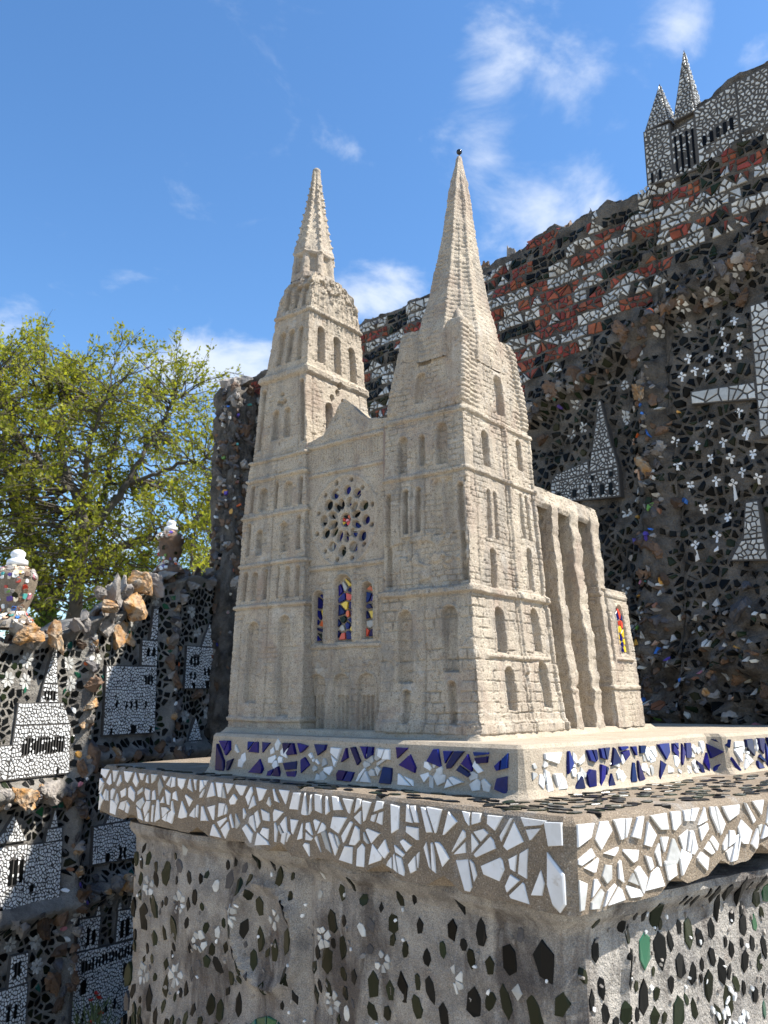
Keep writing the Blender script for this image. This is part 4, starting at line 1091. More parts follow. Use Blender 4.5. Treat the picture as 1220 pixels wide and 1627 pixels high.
for fr_, s1, dx, dy, skip in ((SF, 1.375, .030, .042, big), (SR, .95, .027, .040, None)):
    if fr_ is SF: sd = np.concatenate([jitter_seeds(.016, .42, 1.206, 1.334, .040, .048, .95), jitter_seeds(.42, s1, 1.206, 1.334, .029, .040, .95)])
    else: sd = jitter_seeds(.016, s1, 1.206, 1.334, .032, .044, .95)
    sd = sd[RNG.random(len(sd)) > .05]
    for cell in voronoi(sd, [(.012, 1.204), (s1, 1.204), (s1, 1.331), (.012, 1.331)], .0085, gapvar=1.2):
        if cell is None: continue
        O = (np.outer(cell[:, 0], FD if fr_ is SF else RD) + CL)
        zl = zb_slab(O)
        if np.any(cell[:, 1] < zl - .001):
            cell = cell + np.array([0, .6 * np.max(zl - cell[:, 1])])
            if cell.mean(0)[1] < zl.mean() + .012: continue
            cell = np.stack([cell[:, 0], np.maximum(cell[:, 1], zl + .003)], 1)
        if skip is not None and cell[:, 0].min() < .044 and cell[:, 1].min() < 1.29: continue
        if skip is not None and (any(in_poly(skip, v) for v in cell) or any(in_poly(cell, v) for v in skip) or in_poly(skip, cell.mean(0))): continue
        parts = [cell]
        for it in range(3):
            nxt = []
            for P in parts:
                A = abs(poly_area(P))
                if A > 4e-4 and it < 2 and RNG.random() < (.75 if A > 1.3e-3 else .35 if A > 7e-4 else .12): nxt += split_cell(P, .75)
                else: nxt.append(P)
            parts = nxt
        for P in parts:
            P = irregular(P, .14)
            if abs(poly_area(P)) < 6e-5: continue
            k = RNG.random()
            SM.add(P, 'white_tile', WHITE if k < .94 else WHITE_W, .0022 + .0015 * RNG.random(), .05, base=.01, bev=.05, frame=fr_)
SM.add(big, 'white_tile', WHITE, .005, .02, base=.01, bev=.12)
SM.add(np.array([(.013, 1.300), (.038, 1.296), (.043, 1.329), (.013, 1.331)]), 'white_tile', WHITE, .003, .02, base=.01, bev=.05)
SM.add(np.array([(.052, 1.262), (.070, 1.226), (.052, 1.228), (.047, 1.245)]), 'white_tile', WHITE, .003, .02, base=.01, bev=.05)
ST = Frame((0, 0, 1.338), (1, 0, 0), (0, 1, 0), (0, 0, 1))
CP = np.array([.233, 1.482]); LPn = np.array([-.412, 2.017]); RPn = np.array([.678, 1.892])
PFD = (LPn - CP) / np.linalg.norm(LPn - CP); PRD = (RPn - CP) / np.linalg.norm(RPn - CP)
PFN = np.array([-PFD[1], PFD[0]]); PFN = -PFN if PFN[1] > 0 else PFN
PRN = np.array([-PRD[1], PRD[0]]); PRN = -PRN if PRN[1] > 0 else PRN
for _ in range(900):
    if RNG.random() < .6: p = CL + FD * 1.37 * RNG.random() - NFr * (.012 + .25 * RNG.random()); an = math.atan2(FD[1], FD[0])
    else: p = CL + RD * 1.0 * RNG.random() - NRt * (.012 + .22 * RNG.random()); an = math.atan2(RD[1], RD[0])
    if (p - CP) @ PFN < .012 and (p - CP) @ PRN < .012: continue
    if any(abs(p[0] - q[0]) + abs(p[1] - q[1]) < .028 for q in getattr(SM, 'pts', [])): continue
    SM.pts = getattr(SM, 'pts', []) + [p]
    SM.add(leaf_poly(p[0], p[1], .034, .018, an + RNG.normal() * .3, 6, .2), 'dark_shard', GREEN if RNG.random() < .5 else DARK, .002, .04, base=.004, frame=ST)
SM.flush(300, 7.0)

# --- plinth with cobalt band
def pl_disp(O, z):
    q = (O - CP) @ PRD
    fr_ = (O - CP) @ PRN > -.08
    return .004 * fbm(O[:, 0] * 14 - O[:, 1] * 11, z * 18, 5, 4) - .022 * fr_ * sst(.55, .575, q) * sst(.72, .70, q) + .012 * fr_ * sst(.70, .73, q) + .010 * sst(1.352, 1.333, z)
pl_pts = [CP, CP + PRD * 1.55, np.array([.1, 3.72]), LPn + np.array([.4, .62]), LPn]
plinth = prism('plinth', pl_pts, [.03, .03, .05, .05, .03], 1.325, 1.425, .009, 16, pl_disp, SAND, ped, chamfer=.006, batter=.10)
PLF = Frame(v3(CP), v3(PFD), (0, 0, 1), v3(PFN), lambda s, t: -.10 * (np.asarray(t) - 1.325) + .0015)
PLR = Frame(v3(CP), v3(PRD), (0, 0, 1), v3(PRN), lambda s, t: -.10 * (np.asarray(t) - 1.325) + .0015 - .022 * sst(.55, .575, np.asarray(s)) * sst(.72, .70, np.asarray(s)) + .012 * sst(.70, .73, np.asarray(s)))
QM = Mosaic(PLF, plinth)
for fr_, s0, s1, flw in ((PLF, .03, .80, [.085, .19, .33, .47, .60, .72]), (PLR, .06, 1.0, [.05, .16, .30, .40, .50, .635, .80])):
    fz = [(s, 1.376 + .008 * RNG.normal(), .029) for s in flw]
    for s, z, r in fz:
        for P in petals(s, z, r, 6, .62, loose=.7): QM.add(P, 'petal', WHITE_W if RNG.random() < .5 else WHITE_S, .002, .08, base=.008, frame=fr_)
    sd = jitter_seeds(s0, s1, 1.345, 1.414, .032, .031, .95)
    sd = sd[RNG.random(len(sd)) > .1]
    for cell in voronoi(sd, [(s0, 1.342), (s1, 1.342), (s1, 1.413), (s0, 1.413)], .007, gapvar=1.0):
        if cell is None: continue
        c = cell.mean(0)
        hit = any(math.hypot(c[0] - s, c[1] - z) < .025 for s, z, r in fz)
        if hit: continue
        if fr_ is PLR and .54 < c[0] < .57: continue
        k = RNG.random()
        c2 = irregular(cell, .16)
        if k < .74:
            qq = split_cell(c2) if abs(poly_area(c2)) > 4e-4 and RNG.random() < .5 else [c2]
            for c2 in qq[1:]: QM.add(c2, 'cobalt_tile', BLUE, .004, .1, base=.008, frame=fr_, bev=.07)
            c2 = qq[0] if qq else c2
            if RNG.random() < .3 and len(c2) > 4: c2 = np.delete(c2, RNG.integers(len(c2)), 0)
            QM.add(c2, 'cobalt_tile', BLUE, .004, .1, base=.008, frame=fr_, bev=.07)
        elif k < .97:
            for P in split_cell(c2): QM.add(c + (P - c) * .85, 'white_tile', WHITE_S, .004, .1, base=.008, frame=fr_)
QM.flush(200, 5.0)

# ================================================================== MODEL CATHEDRAL
# local frame: X to the right along the west front (0 at the near corner), Y towards the back, Z up
CA = rad(38)
CORG = np.array([0.1787, 1.64, 1.4336])
cath = empty('cathedral_model', CORG, local_root=True)
cath.rotation_euler = (0, 0, -CA)
tag(cath, 'sandy cement model of a Gothic cathedral with two tall spired towers on the pedestal', 'model cathedral')
cx_, sx_ = math.cos(-CA), math.sin(-CA)
def c2w(p):
    p = np.asarray(p, float)
    return CORG + np.array([cx_ * p[0] - sx_ * p[1], sx_ * p[0] + cx_ * p[1], p[2]])

def courses(s, z, rh, bl, depth, seed=0, lw=.0013, var=.0006):
    depth = depth * 1.75; zz = z + .0022 * vnoise(s * 40, z * 25, seed) + .0012 * vnoise(s * 130, z * 60, seed + 3)
    r = np.floor(zz / rh); fz = zz / rh - r
    off = hsh(r, 3, seed)
    b = bl * (.75 + .5 * hsh(r, 9, seed))
    ss = s + .0015 * vnoise(s * 50, z * 120, seed + 5)
    k = np.floor(ss / b + off); fs = ss / b + off - k
    dz = np.minimum(fz, 1 - fz) * rh; dsx = np.minimum(fs, 1 - fs) * b
    st = np.clip(.42 + 1.9 * vnoise(s * 42, z * 42, seed + 8), .04, 1.25)
    line = np.maximum(1 - sst(lw * .3, lw, dz), (1 - sst(lw * .3, lw, dsx)) * .9)
    return -depth * line * st + var * (hsh(k + 3 * r, r, seed) - .5) * 2

def niche(s, z, sc, w, z0, z1, depth, mold=.002, soft=.0016):
    """round-headed recess with raised moulding: signed distance of an arch shape"""
    sp = z1 - w / 2
    dx = np.abs(s - sc) - w / 2
    d_body = np.maximum(np.maximum(dx, z - sp), z0 - z)
    d_arch = np.maximum(np.hypot(s - sc, z - sp) - w / 2, sp - z - 1e-6)
    d = np.minimum(d_body, np.where(z >= sp, np.hypot(s - sc, z - sp) - w / 2, 1))
    d = d + .0012 * vnoise(s * 150, z * 150, 4)
    h = -depth * 1.55 * sst(soft, -soft, d)
    if mold:
        h = h + mold * np.exp(-((d - .0045) / .0022) ** 2) * (z > z0)
    return h

def string(s, z, zc, hh, amp, seed=0):
    zq = z - zc - .003 * vnoise(s * 14, zc * 99 + 0 * s, seed)
    return amp * sst(hh, hh * .45, np.abs(zq)) * (1 + .5 * vnoise(s * 60, zq * 80, seed + 2)) - .0018 * np.exp(-((zq + hh * 1.1) / .0018) ** 2)

def vgroove(s, z, sc, w, dep, z0, z1, seed=0):
    d = np.abs(s - sc - .002 * vnoise(z * 20, 0 * z, seed))
    return -dep * sst(w, w * .35, d) * sst(z0, z0 + .004, z) * sst(z1, z1 - .004, z)

def hole(s, z, sc, zc, a, b, dep, ang=0.0):
    ca, sa = math.cos(ang), math.sin(ang)
    u = (s - sc) * ca + (z - zc) * sa; v = -(s - sc) * sa + (z - zc) * ca
    d = np.hypot(u / a, v / b)
    return -dep * sst(1.12, .85, d)

def roughness(s, z, seed=0, a=.0022):
    big = fbm(s * 12, z * 12, seed, 3)
    pit = vnoise(s * 170, z * 170, seed + 21)
    return a * 1.3 * big + a * .62 * fbm(s * 90, z * 90, seed + 4, 3) - .0022 * sst(.30, .42, pit)

def loft(name, prof, zs, nsamp, disp, m, parent, label=None, cap=True):
    """prof: table z, xl, xr, y0, y1 -> square-plan shaft with carved faces"""
    T = np.array(prof, float)
    xl, xr, y0, y1 = [np.interp(zs, T[:, 0], T[:, k]) for k in (1, 2, 3, 4)]
    nz = len(zs)
    P = []; 
    faces = [('f', nsamp[0]), ('r', nsamp[1]), ('b', nsamp[2]), ('l', nsamp[3])]
    Nn = {'f': (0, -1), 'r': (1, 0), 'b': (0, 1), 'l': (-1, 0)}
    cols = []
    for key, n in faces:
        t = np.linspace(0, 1, n + 1)[:-1]
        tg, zg = np.meshgrid(t, zs, indexing='ij')
        if key == 'f': X = xl + (xr - xl) * tg; Y = y0 + 0 * tg; S = tg * (xr - xl)
        elif key == 'r': X = xr + 0 * tg; Y = y0 + (y1 - y0) * tg; S = tg * (y1 - y0)
        elif key == 'b': X = xr + (xl - xr) * tg; Y = y1 + 0 * tg; S = tg * (xr - xl)
        else: X = xl + 0 * tg; Y = y1 + (y0 - y1) * tg; S = tg * (y1 - y0)
        W = {'f': xr - xl, 'r': y1 - y0, 'b': xr - xl, 'l': y1 - y0}[key] + 0 * tg
        h = disp(key, S, zg, tg, W)
        nx, ny = Nn[key]
        # corner column averages with the previous face
        X = X + nx * h; Y = Y + ny * h
        cols.append((X, Y, zg + 0 * tg, h, (nx, ny)))
    # corners: pull in both directions a little
    for k in range(4):
        X, Y, Z, h, n_ = cols[k]
        pX, pY, pZ, ph, pn = cols[k - 1]
        X[0] += pn[0] * ph[-1] * .6; Y[0] += pn[1] * ph[-1] * .6
        wob = .0012 + .002 * vnoise(zs * 45, zs * 0 + k, 6)
        X[0] -= (n_[0] + pn[0]) * wob; Y[0] -= (n_[1] + pn[1]) * wob
    X = np.concatenate([c[0] for c in cols]); Y = np.concatenate([c[1] for c in cols]); Z = np.concatenate([c[2] for c in cols])
    if cap:                                                        # close the top with rings drawn in to the middle
        for q in (.5, .02):
            X = np.concatenate([X, (X[:, -1:].mean() + (X[:, nz - 1:nz] - X[:, nz - 1].mean()) * q)], 1)
            Y = np.concatenate([Y, (Y[:, -1:].mean() + (Y[:, nz - 1:nz] - Y[:, nz - 1].mean()) * q)], 1)
            Z = np.concatenate([Z, Z[:, nz - 1:nz] + .004 * (1 - q)], 1)
        nz += 2
    n = len(X)
    V = np.stack([X, Y, Z], -1).reshape(-1, 3)
    i, j = np.meshgrid(np.arange(n), np.arange(nz - 1), indexing='ij')
    i2 = (i + 1) % n
    FL = np.stack([i * nz + j, i2 * nz + j, i2 * nz + j + 1, i * nz + j + 1], -1).reshape(-1, 4)
    org = (T[0, 1:3].mean(), T[0, 3:5].mean(), T[0, 0])
    return mesh_np(name, V, FL, m, parent, org, smooth=True, label=label)

# ---------------- near (right) tower
def rt_disp(key, s, z, t, W):
    low = z < .285
    h = np.where(low, courses(s, z, .0205, .030, .0026, 1, .0020, .0010), courses(s, z, .0125, .021, .0017, 2))
    h = h + roughness(s, z, 1 + ord(key) % 7, .0026)
    h = h + string(s, z, .283, .010, .0085, 3) + string(s, z, .533, .006, .0045, 5) + string(s, z, .665, .008, .006, 7) + string(s, z, .012, .016, .006, 9)
    if key == 'r':
        for tc, w, z0, z1 in ((.28, .026, .553, .63), (.78, .022, .575, .645), (.27, .012, .395, .497), (.36, .012, .395, .497), (.74, .012, .415, .515), (.83, .012, .415, .515),
                              (.29, .020, .292, .372), (.78, .018, .302, .392), (.31, .036, .160, .250), (.76, .034, .168, .258), (.36, .036, .045, .130), (.78, .036, .050, .145), (.57, .010, .09, .12)):
            h = h + niche(s, z, tc * W, w, z0, z1, .0105 if w > .015 else .006)
        h = h + vgroove(s, z, .535 * W, .0045, .006, .0, .66, 1) - vgroove(s, z, .56 * W + .006, .006, .005, .0, .66, 1)
        h = h + vgroove(s, z, .93 * W, .004, .005, .0, .53, 2) - vgroove(s, z, .96 * W, .007, .004, 0, .66, 3)
        h = h + vgroove(s, z, .12 * W, .003, .003, .29, .66, 5)
        h = h + niche(s, z, .55 * W, .032, .69, .775, .008) + niche(s, z, .55 * W, .030, .79, .835, .005, .003)
        for zc in np.arange(.68, .86, .0105):
            h = h - .0028 * np.exp(-((z - zc) / .0022) ** 2) * sst(.30, .18, t) + -.0024 * np.exp(-((z - zc) / .0022) ** 2) * sst(.74, .86, t)
        h = h + string(s, z, .152, .005, .004, 11) * sst(.1, .2, t) * sst(.95, .85, t)
    if key == 'f':
        for tc, w, z0, z1 in ((.25, .022, .545, .625), (.73, .026, .55, .638), (.49, .012, .555, .62), (.08, .012, .30, .50), (.29, .012, .41, .505), (.44, .012, .41, .505), (.93, .012, .30, .50), (.28, .034, .10, .245), (.76, .034, .12, .248), (.76, .016, .02, .10), (.3, .016, .02, .085)):
            h = h + niche(s, z, tc * W, w, z0, z1, .0085)
        # broken-away panel with twin lancets and a rough lower edge
        pan = sst(.0, .004, .0 + (.5 * W - .0 - np.abs(s - .72 * W)) - .36 * W) * sst(.385, .392, z) * sst(.522, .517, z)
        h = h - .0045 * pan + niche(s, z, .66 * W, .018, .40, .515, .003, .002) + niche(s, z, .79 * W, .018, .40, .515, .003, .002)
        ero = fbm(s * 22 + 3, z * 22, 31, 3)
        h = h - .0055 * sst(.02, .12, ero + .16 * np.exp(-((z - .335) / .045) ** 2) - .12) * (z > .29) * (z < .40)
        h = h + .003 * sst(1.0, .85, np.hypot((s - .48 * W) / .045, (z - .375) / .042))
        h = h + vgroove(s, z, .50 * W, .003, .0035, 0, .28, 3) + vgroove(s, z, .22 * W, .0028, .003, .29, .53, 4) + vgroove(s, z, .36 * W, .0028, .003, .29, .53, 5) + vgroove(s, z, .52 * W, .0028, .003, .40, .53, 6)
        h = h + niche(s, z, .42 * W, .022, .70, .765, .006) + niche(s, z, .45 * W, .030, .785, .825, .005, .003)
    if key in 'fr':
        ed = np.minimum(t, 1 - t) * W
        h = h - .002 * sst(.008, .0, ed) * (z < .66)
        h = h + .005 * sst(.03, .022, ed) * sst(.68, .69, z)            # corner shafts of the top storey
    return h
RT = [(0, -.247, 0.003, -.003, .372), (.03, -.245, 0, 0, .365), (.14, -.244, -.009, .006, .352), (.275, -.243, -.018, .011, .336), (.29, -.243, -.020, .013, .330), (.453, -.247, -.028, .018, .324),
      (.655, -.245, -.038, .026, .320), (.672, -.242, -.042, .030, .315), (.728, -.234, -.041, .030, .305), (.79, -.219, -.042, .033, .285), (.855, -.203, -.041, .033, .255), (.872, -.198, -.046, .038, .245)]
ztow = np.linspace(0, .872, 560)
rtower = loft('tower', RT, ztow, (160, 200, 30, 30), rt_disp, STONE, cath, label='near tower with plain tapering octagonal spire')

def octa_spire(name, prof, ctr, zs, na, disp, parent, label=None, rot=0.0, org=None, ell=(1, 1)):
    """prof: z -> radius; ctr(z) -> centre; disp(a_local, z, k) carving"""
    A = np.linspace(0, 2 * math.pi, na, endpoint=False) + rot
    ag, zg = np.meshgrid(A, zs, indexing='ij')
    r = np.interp(zs, [p[0] for p in prof], [p[1] for p in prof])
    al = (ag - rot) % (math.pi / 4) - math.pi / 8                 # angle from the middle of a facet
    R = r * math.cos(math.pi / 8) / np.cos(al)
    R = R + disp(al, zg, np.floor(((ag - rot) % (2 * math.pi)) / (math.pi / 4)), R)
    cxs, cys = ctr(zg)
    V = np.stack([cxs + ell[0] * R * np.cos(ag), cys + ell[1] * R * np.sin(ag), zg + 0 * ag], -1).reshape(-1, 3)
    nz = len(zs)
    i, j = np.meshgrid(np.arange(na), np.arange(nz - 1), indexing='ij'); i2 = (i + 1) % na
    F = np.stack([i * nz + j, i2 * nz + j, i2 * nz + j + 1, i * nz + j + 1], -1).reshape(-1, 4)
    return mesh_np(name, V, F, STONE, parent, (float(cxs.mean()), float(cys.mean()), zs[0]), smooth=True, label=label)

def rs_disp(al, z, k, R):
    w = al * R
    edge = (math.pi / 8 - np.abs(al)) * R
    h = .0030 * sst(.007, .002, edge) * sst(1.32, 1.25, z)                       # ribs on the arrises
    h = h + .0028 * sst(.004, .0015, np.abs(w)) * sst(1.2, 1.0, z)
    rows = (z + .0015 * vnoise(w * 80, z * 90, 3)) / .0115
    f = np.minimum(rows % 1, 1 - rows % 1) * .0115
    h = h - .0026 * sst(.0025, .0008, f) * sst(1.27, 1.18, z) * (.5 + vnoise(w * 60 + k * 7, z * 40, 5))
    h = h + .0032 * fbm(w * 70 + k * 9, z * 70, 8, 3) + .003 * fbm(w * 15 + k * 4, z * 15, 9, 2)
    return h
sx0, sy0 = -.118, .140
rsp = octa_spire('spire', [(.79, .108), (.85, .106), (.875, .101), (.90, .0935), (.96, .0775), (1.02, .064), (1.10, .049), (1.19, .0345), (1.27, .0205), (1.33, .0095), (1.342, .004)],
           lambda z: (sx0 + .012 * (z - .85) / .5, sy0 + .0 * z), np.linspace(.79, 1.342, 300), 160, rs_disp, rtower, 'plain tapering spire with ribbed stone courses', rot=math.pi / 8, ell=(.80, 1.12))
# little gables and corner pinnacles where the spire leaves the tower
def pinnacle(name, x, y, z0, r0, h, parent, n=10, lean=(0, 0), blob=0):
    zs = np.linspace(0, 1, 16); A = np.linspace(0, 2 * math.pi, n, endpoint=False)
    ag, tg = np.meshgrid(A, zs, indexing='ij')
    R = r0 * (1 - tg ** 1.5) ** .8 * (1 + .35 * fbm(np.cos(ag) * 1.5 + x * 90, tg * 5 + np.sin(ag), int(abs(x) * 999) % 50, 3)) + .0004
    V = np.stack([x + lean[0] * tg + R * np.cos(ag), y + lean[1] * tg + R * np.sin(ag), z0 + h * tg], -1).reshape(-1, 3)
    i, j = np.meshgrid(np.arange(n), np.arange(15), indexing='ij'); i2 = (i + 1) % n
    F = np.stack([i * 16 + j, i2 * 16 + j, i2 * 16 + j + 1, i * 16 + j + 1], -1).reshape(-1, 4)
    return mesh_np(name, V, F, STONE, parent, (x, y, z0), smooth=True)
pinnacle('pinnacle', -.060, .053, .845, .017, .07, rtower, lean=(-.014, .016))
pinnacle('pinnacle', -.186, .053, .845, .015, .03, rtower, lean=(.0, .008))
pinnacle('pinnacle', -.058, .220, .845, .015, .035, rtower, lean=(-.0, -.004))
pinnacle('pinnacle', -.186, .222, .845, .015, .04, rtower)
pinnacle('gable', -.155, .045, .85, .012, .105, rtower, lean=(.012, .02))
pinnacle('gable', -.055, .150, .85, .014, .10, rtower, lean=(-.015, .0))
# black bead on the tip
bx, by = sx0 + .012 * (1.342 - .85) / .5, sy0
def lathe(name, prof, ctr, m, parent, n=20, smooth=True, label=None, rnd=None):
    A = np.linspace(0, 2 * math.pi, n, endpoint=False); k = len(prof)
    V = np.array([(ctr[0] + r * math.cos(a), ctr[1] + r * math.sin(a), ctr[2] + z) for a in A for r, z in prof])
    i, j = np.meshgrid(np.arange(n), np.arange(k - 1), indexing='ij'); i2 = (i + 1) % n
    F = np.stack([i * k + j, i2 * k + j, i2 * k + j + 1, i * k + j + 1], -1).reshape(-1, 4)
    return mesh_np(name, V, F, m, parent, ctr, smooth=smooth, label=label, rnd=rnd)
lathe('finial_pin', [(.0012, 0), (.0012, .012)], (bx, by, 1.338), BARK, rtower, 8)
lathe('finial_bead', [(.0003, .0105)] + [(.0068 * math.sin(a), .0173 - .0068 * math.cos(a)) for a in np.linspace(.1, 3.04, 12)] + [(.0003, .0241)], (bx, by, 1.338), BEAD, rtower, 18, label='small black bead on the spire tip')

# ---------------- far (left) tower
def lt_disp(key, s, z, t, W):
    h = courses(s, z, .0115, .020, .0015, 12) + roughness(s, z, 5 + ord(key) % 5, .0026)
    for zc, a in ((.283, .006), (.385, .005), (.505, .005), (.60, .006), (.648, .007), (.022, .005)):
        h = h + string(s, z, zc, .006, a, int(zc * 100))
    h = h + string(s, z, .868, .012, .007, 4) + string(s, z, 1.03, .006, .005, 6)
    if key == 'f':
        for tc, w, z0, z1 in ((.30, .034, .06, .245), (.74, .036, .03, .255), (.27, .018, .30, .365), (.62, .004, .30, .375), (.3, .020, .41, .47), (.68, .022, .41, .48), (.3, .024, .52, .575), (.72, .026, .52, .58),
                              (.12, .012, .30, .37), (.43, .012, .30, .37), (.75, .016, .30, .37), (.9, .012, .30, .37), (.12, .012, .41, .49), (.9, .012, .41, .49), (.12, .01, .52, .585), (.52, .01, .52, .585), (.92, .01, .52, .585), (.10, .012, .68, .84), (.92, .012, .68, .84), (.3, .014, 1.045, 1.1), (.55, .014, 1.045, 1.1), (.8, .014, 1.045, 1.1), (.40, .020, .70, .775), (.63, .020, .70, .775), (.3, .018, .90, .985), (.55, .018, .90, .985), (.8, .016, .90, .985)):
            h = h + niche(s, z, tc * W, w, z0, z1, .0075)
        for a, b in ((.44, .795), (.50, .815), (.57, .795), (.505, .79)):
            h = h + hole(s, z, a * W, b, .006, .006, .009)
        h = h + vgroove(s, z, .5 * W, .003, .004, .02, .64, 2) + vgroove(s, z, .12 * W, .003, .003, .03, .27, 3) + vgroove(s, z, .16 * W, .003, .003, .66, .86, 3) + vgroove(s, z, .85 * W, .003, .003, .66, .86, 4)
    if key == 'r':
        for tc, w, z0, z1 in ((.34, .024, .70, .795), (.62, .024, .70, .795), (.22, .024, .90, .992), (.5, .024, .89, .985), (.78, .022, .885, .975)):
            h = h + niche(s, z, tc * W, w, z0, z1, .010)
        for a, b in ((.40, .815), (.49, .835), (.58, .815), (.52, .855)):
            h = h + hole(s, z, a * W, b, .0075, .009, .012)
        h = h + vgroove(s, z, .1 * W, .003, .004, .66, .86, 3) + vgroove(s, z, .86 * W, .003, .004, .66, .86, 4)
        for k in range(14):
            h = h - .0025 * np.exp(-((s - (k + .5) / 14 * W) / .0022) ** 2) * sst(.998, 1.005, z) * sst(1.028, 1.022, z)
    # lacy, crumbling top storey
    lace = fbm(s * 70, z * 45, 17, 3)
    h = h + .006 * lace * sst(1.03, 1.06, z) - .007 * sst(.18, .3, fbm(s * 55, z * 60, 23, 2) + .25 * (z > 1.085)) * sst(1.06, 1.08, z)
    for k in range(10):
        h = h + .0025 * np.exp(-((s - (k + .5) / 10 * W) / .003) ** 2) * sst(1.0, 1.04, z)
    return h
LT = [(0, -.694, -.455, -.003, .27), (.28, -.699, -.467, .011, .27), (.38, -.692, -.472, .015, .27), (.5, -.691, -.478, .02, .275), (.64, -.679, -.483, .026, .28), (.655, -.672, -.486, .030, .28), (.80, -.664, -.497, .034, .28), (.868, -.660, -.502, .036, .276),
      (.878, -.655, -.500, .036, .274), (.888, -.644, -.502, .039, .270), (1.01, -.622, -.498, .042, .250), (1.09, -.605, -.494, .045, .226), (1.115, -.597, -.494, .050, .208), (1.135, -.585, -.500, .062, .186), (1.145, -.575, -.506, .073, .172)]
ltower = loft('tower', LT, np.linspace(0, 1.145, 620), (146, 130, 24, 30), lt_disp, STONE, cath, label='far tower with tiered crown and crocketed spire')
def ls_disp(al, z, k, R):
    w = al * R; edge = (math.pi / 8 - np.abs(al)) * R
    drum = sst(1.215, 1.208, z)
    h = -.010 * sst(.62, .42, np.abs(al) / (math.pi / 8)) * sst(1.150, 1.156, z) * sst(1.207, 1.200, z)   # arcade openings of the drum
    h = h + .0035 * np.exp(-((z - 1.212) / .004) ** 2) * (1 + .8 * vnoise(al * 30 + k * 3, z * 9, 4))
    h = h + .0035 * sst(.006, .002, edge) * (1 - drum)
    cr = np.maximum(np.sin(z * 2 * math.pi / .021 + k), 0) ** 3
    h = h + .0045 * cr * sst(.005, .002, edge) * sst(1.225, 1.24, z) * sst(1.45, 1.41, z)
    h = h + .003 * fbm(w * 80 + k * 9, z * 80, 8, 3) + .004 * np.exp(-((z - 1.224) / .006) ** 2) * (.5 + vnoise(al * 25 + k * 11, z * 60, 2))
    return h
lcx, lcy = -.558, .120
octa_spire('spire', [(1.11, .069), (1.150, .0635), (1.215, .0555), (1.232, .0520), (1.26, .0450), (1.31, .0345), (1.38, .0205), (1.44, .0115), (1.474, .0080)],
           lambda z: (lcx + .003 * (z - 1.15) / .3, lcy + 0 * z), np.linspace(1.13, 1.474, 210), 128, ls_disp, ltower, 'crocketed spire with arcaded drum', rot=math.pi / 8, ell=(.86, 1.06))
lathe('finial_knob', [(.004, -.006), (.0095, -.002), (.0115, .004), (.0105, .010), (.006, .0145), (.0005, .016)], (lcx + .003 * (1.474 - 1.15) / .3, lcy, 1.472), STONE, ltower, 14, label='rounded stone knob')

# ---------------- west front between the towers
RCX, RCZ = -.368, .466
ROSE = []                                                     # x, z, a, b, ang
ROSE.append((0, 0, .0135, .0145, 0))
for k in range(12):
    a = 2 * math.pi * k / 12 + .2
    ROSE.append((.034 * math.cos(a), .034 * 1.08 * math.sin(a), .0108, .0068, a))
for k in range(12):
    a = 2 * math.pi * (k + .5) / 12 + .15
    ROSE.append((.0585 * math.cos(a), .0585 * 1.1 * math.sin(a), .0100, .0098, a))
for k in range(12):
    a = 2 * math.pi * k / 12 + .28
    ROSE.append((.0765 * math.cos(a), .0765 * 1.1 * math.sin(a), .0046, .0046, a))
ROSE = [(x + .0015 * RNG.normal(), z + .0015 * RNG.normal(), a * (.9 + .2 * RNG.random()), b * (.9 + .2 * RNG.random()), g) for x, z, a, b, g in ROSE]
LANC = [(-.370, .048, .192, .338), (-.443, .027, .192, .308), (-.299, .027, .196, .316)]
fx = np.linspace(-.492, -.240, 190); ft = np.linspace(0, 1, 500)
ztopf = interp(*[(-a, b) for a, b in ((.492, .672), (.484, .672), (.436, .682), (.405, .725), (.385, .748), (.372, .757), (.352, .742), (.325, .712), (.294, .693), (.262, .688), (.24, .684))][::1])
FXg, FTg = np.meshgrid(fx, ft, indexing='ij')
ZT = ztopf(fx) + .004 * vnoise(fx * 90, fx * 0, 3)
FZg = FTg * ZT[:, None]
sF = FXg + .5
H = courses(sF, FZg, .0125, .021, .0012, 21) * (sst(.36, .35, FZg) + sst(.575, .585, FZg) * .7) + roughness(sF, FZg, 9, .0020)
H += string(sF, FZg, .36, .006, .005, 1) + string(sF, FZg, .585, .005, .004, 2) + string(sF, FZg, .655, .006, .005, 3) + string(sF, FZg, .183, .006, .004, 5)
ROSE = [(x * 1.08, z * 1.1, a * 1.1, b * 1.12, g) for x, z, a, b, g in ROSE]
for x, z, a, b, g in ROSE: H += hole(FXg, FZg, RCX + x, RCZ + z, a, b, .0135, g)
dr = np.hypot(FXg - RCX, (FZg - RCZ) / 1.08)
H += .003 * np.exp(-((dr - .097) / .004) ** 2)
for xc, w, z0, z1 in LANC: H += niche(FXg, FZg, xc, w, z0, z1, .010, .004)
for xc in (-.445, -.372, -.300):                                          # three doorways with lumpy carving above
    H += niche(FXg, FZg, xc, .048, .0, .120, .004, .003)
    for q in (-.012, 0, .012): H += niche(FXg, FZg, xc + q, .008, .0, .075, .004, .0)
    H += .011 * np.maximum(fbm(FXg * 60, FZg * 60, 3, 3), 0) * np.exp(-((FXg - xc) / .018) ** 2 - ((FZg - .145) / .03) ** 2) * 2
for xx in np.arange(-.475, -.27, .0078):                                # row of kings
    H += -.0028 * np.exp(-((FXg - xx) / .0016) ** 2) * sst(.60, .604, FZg) * sst(.65, .645, FZg)
for xx in (-.474, -.410, -.336, -.272):
    H += .003 * sst(.006, .003, np.abs(FXg - xx)) * sst(.19, .2, FZg) * sst(.355, .345, FZg)
gz = FZg > .665
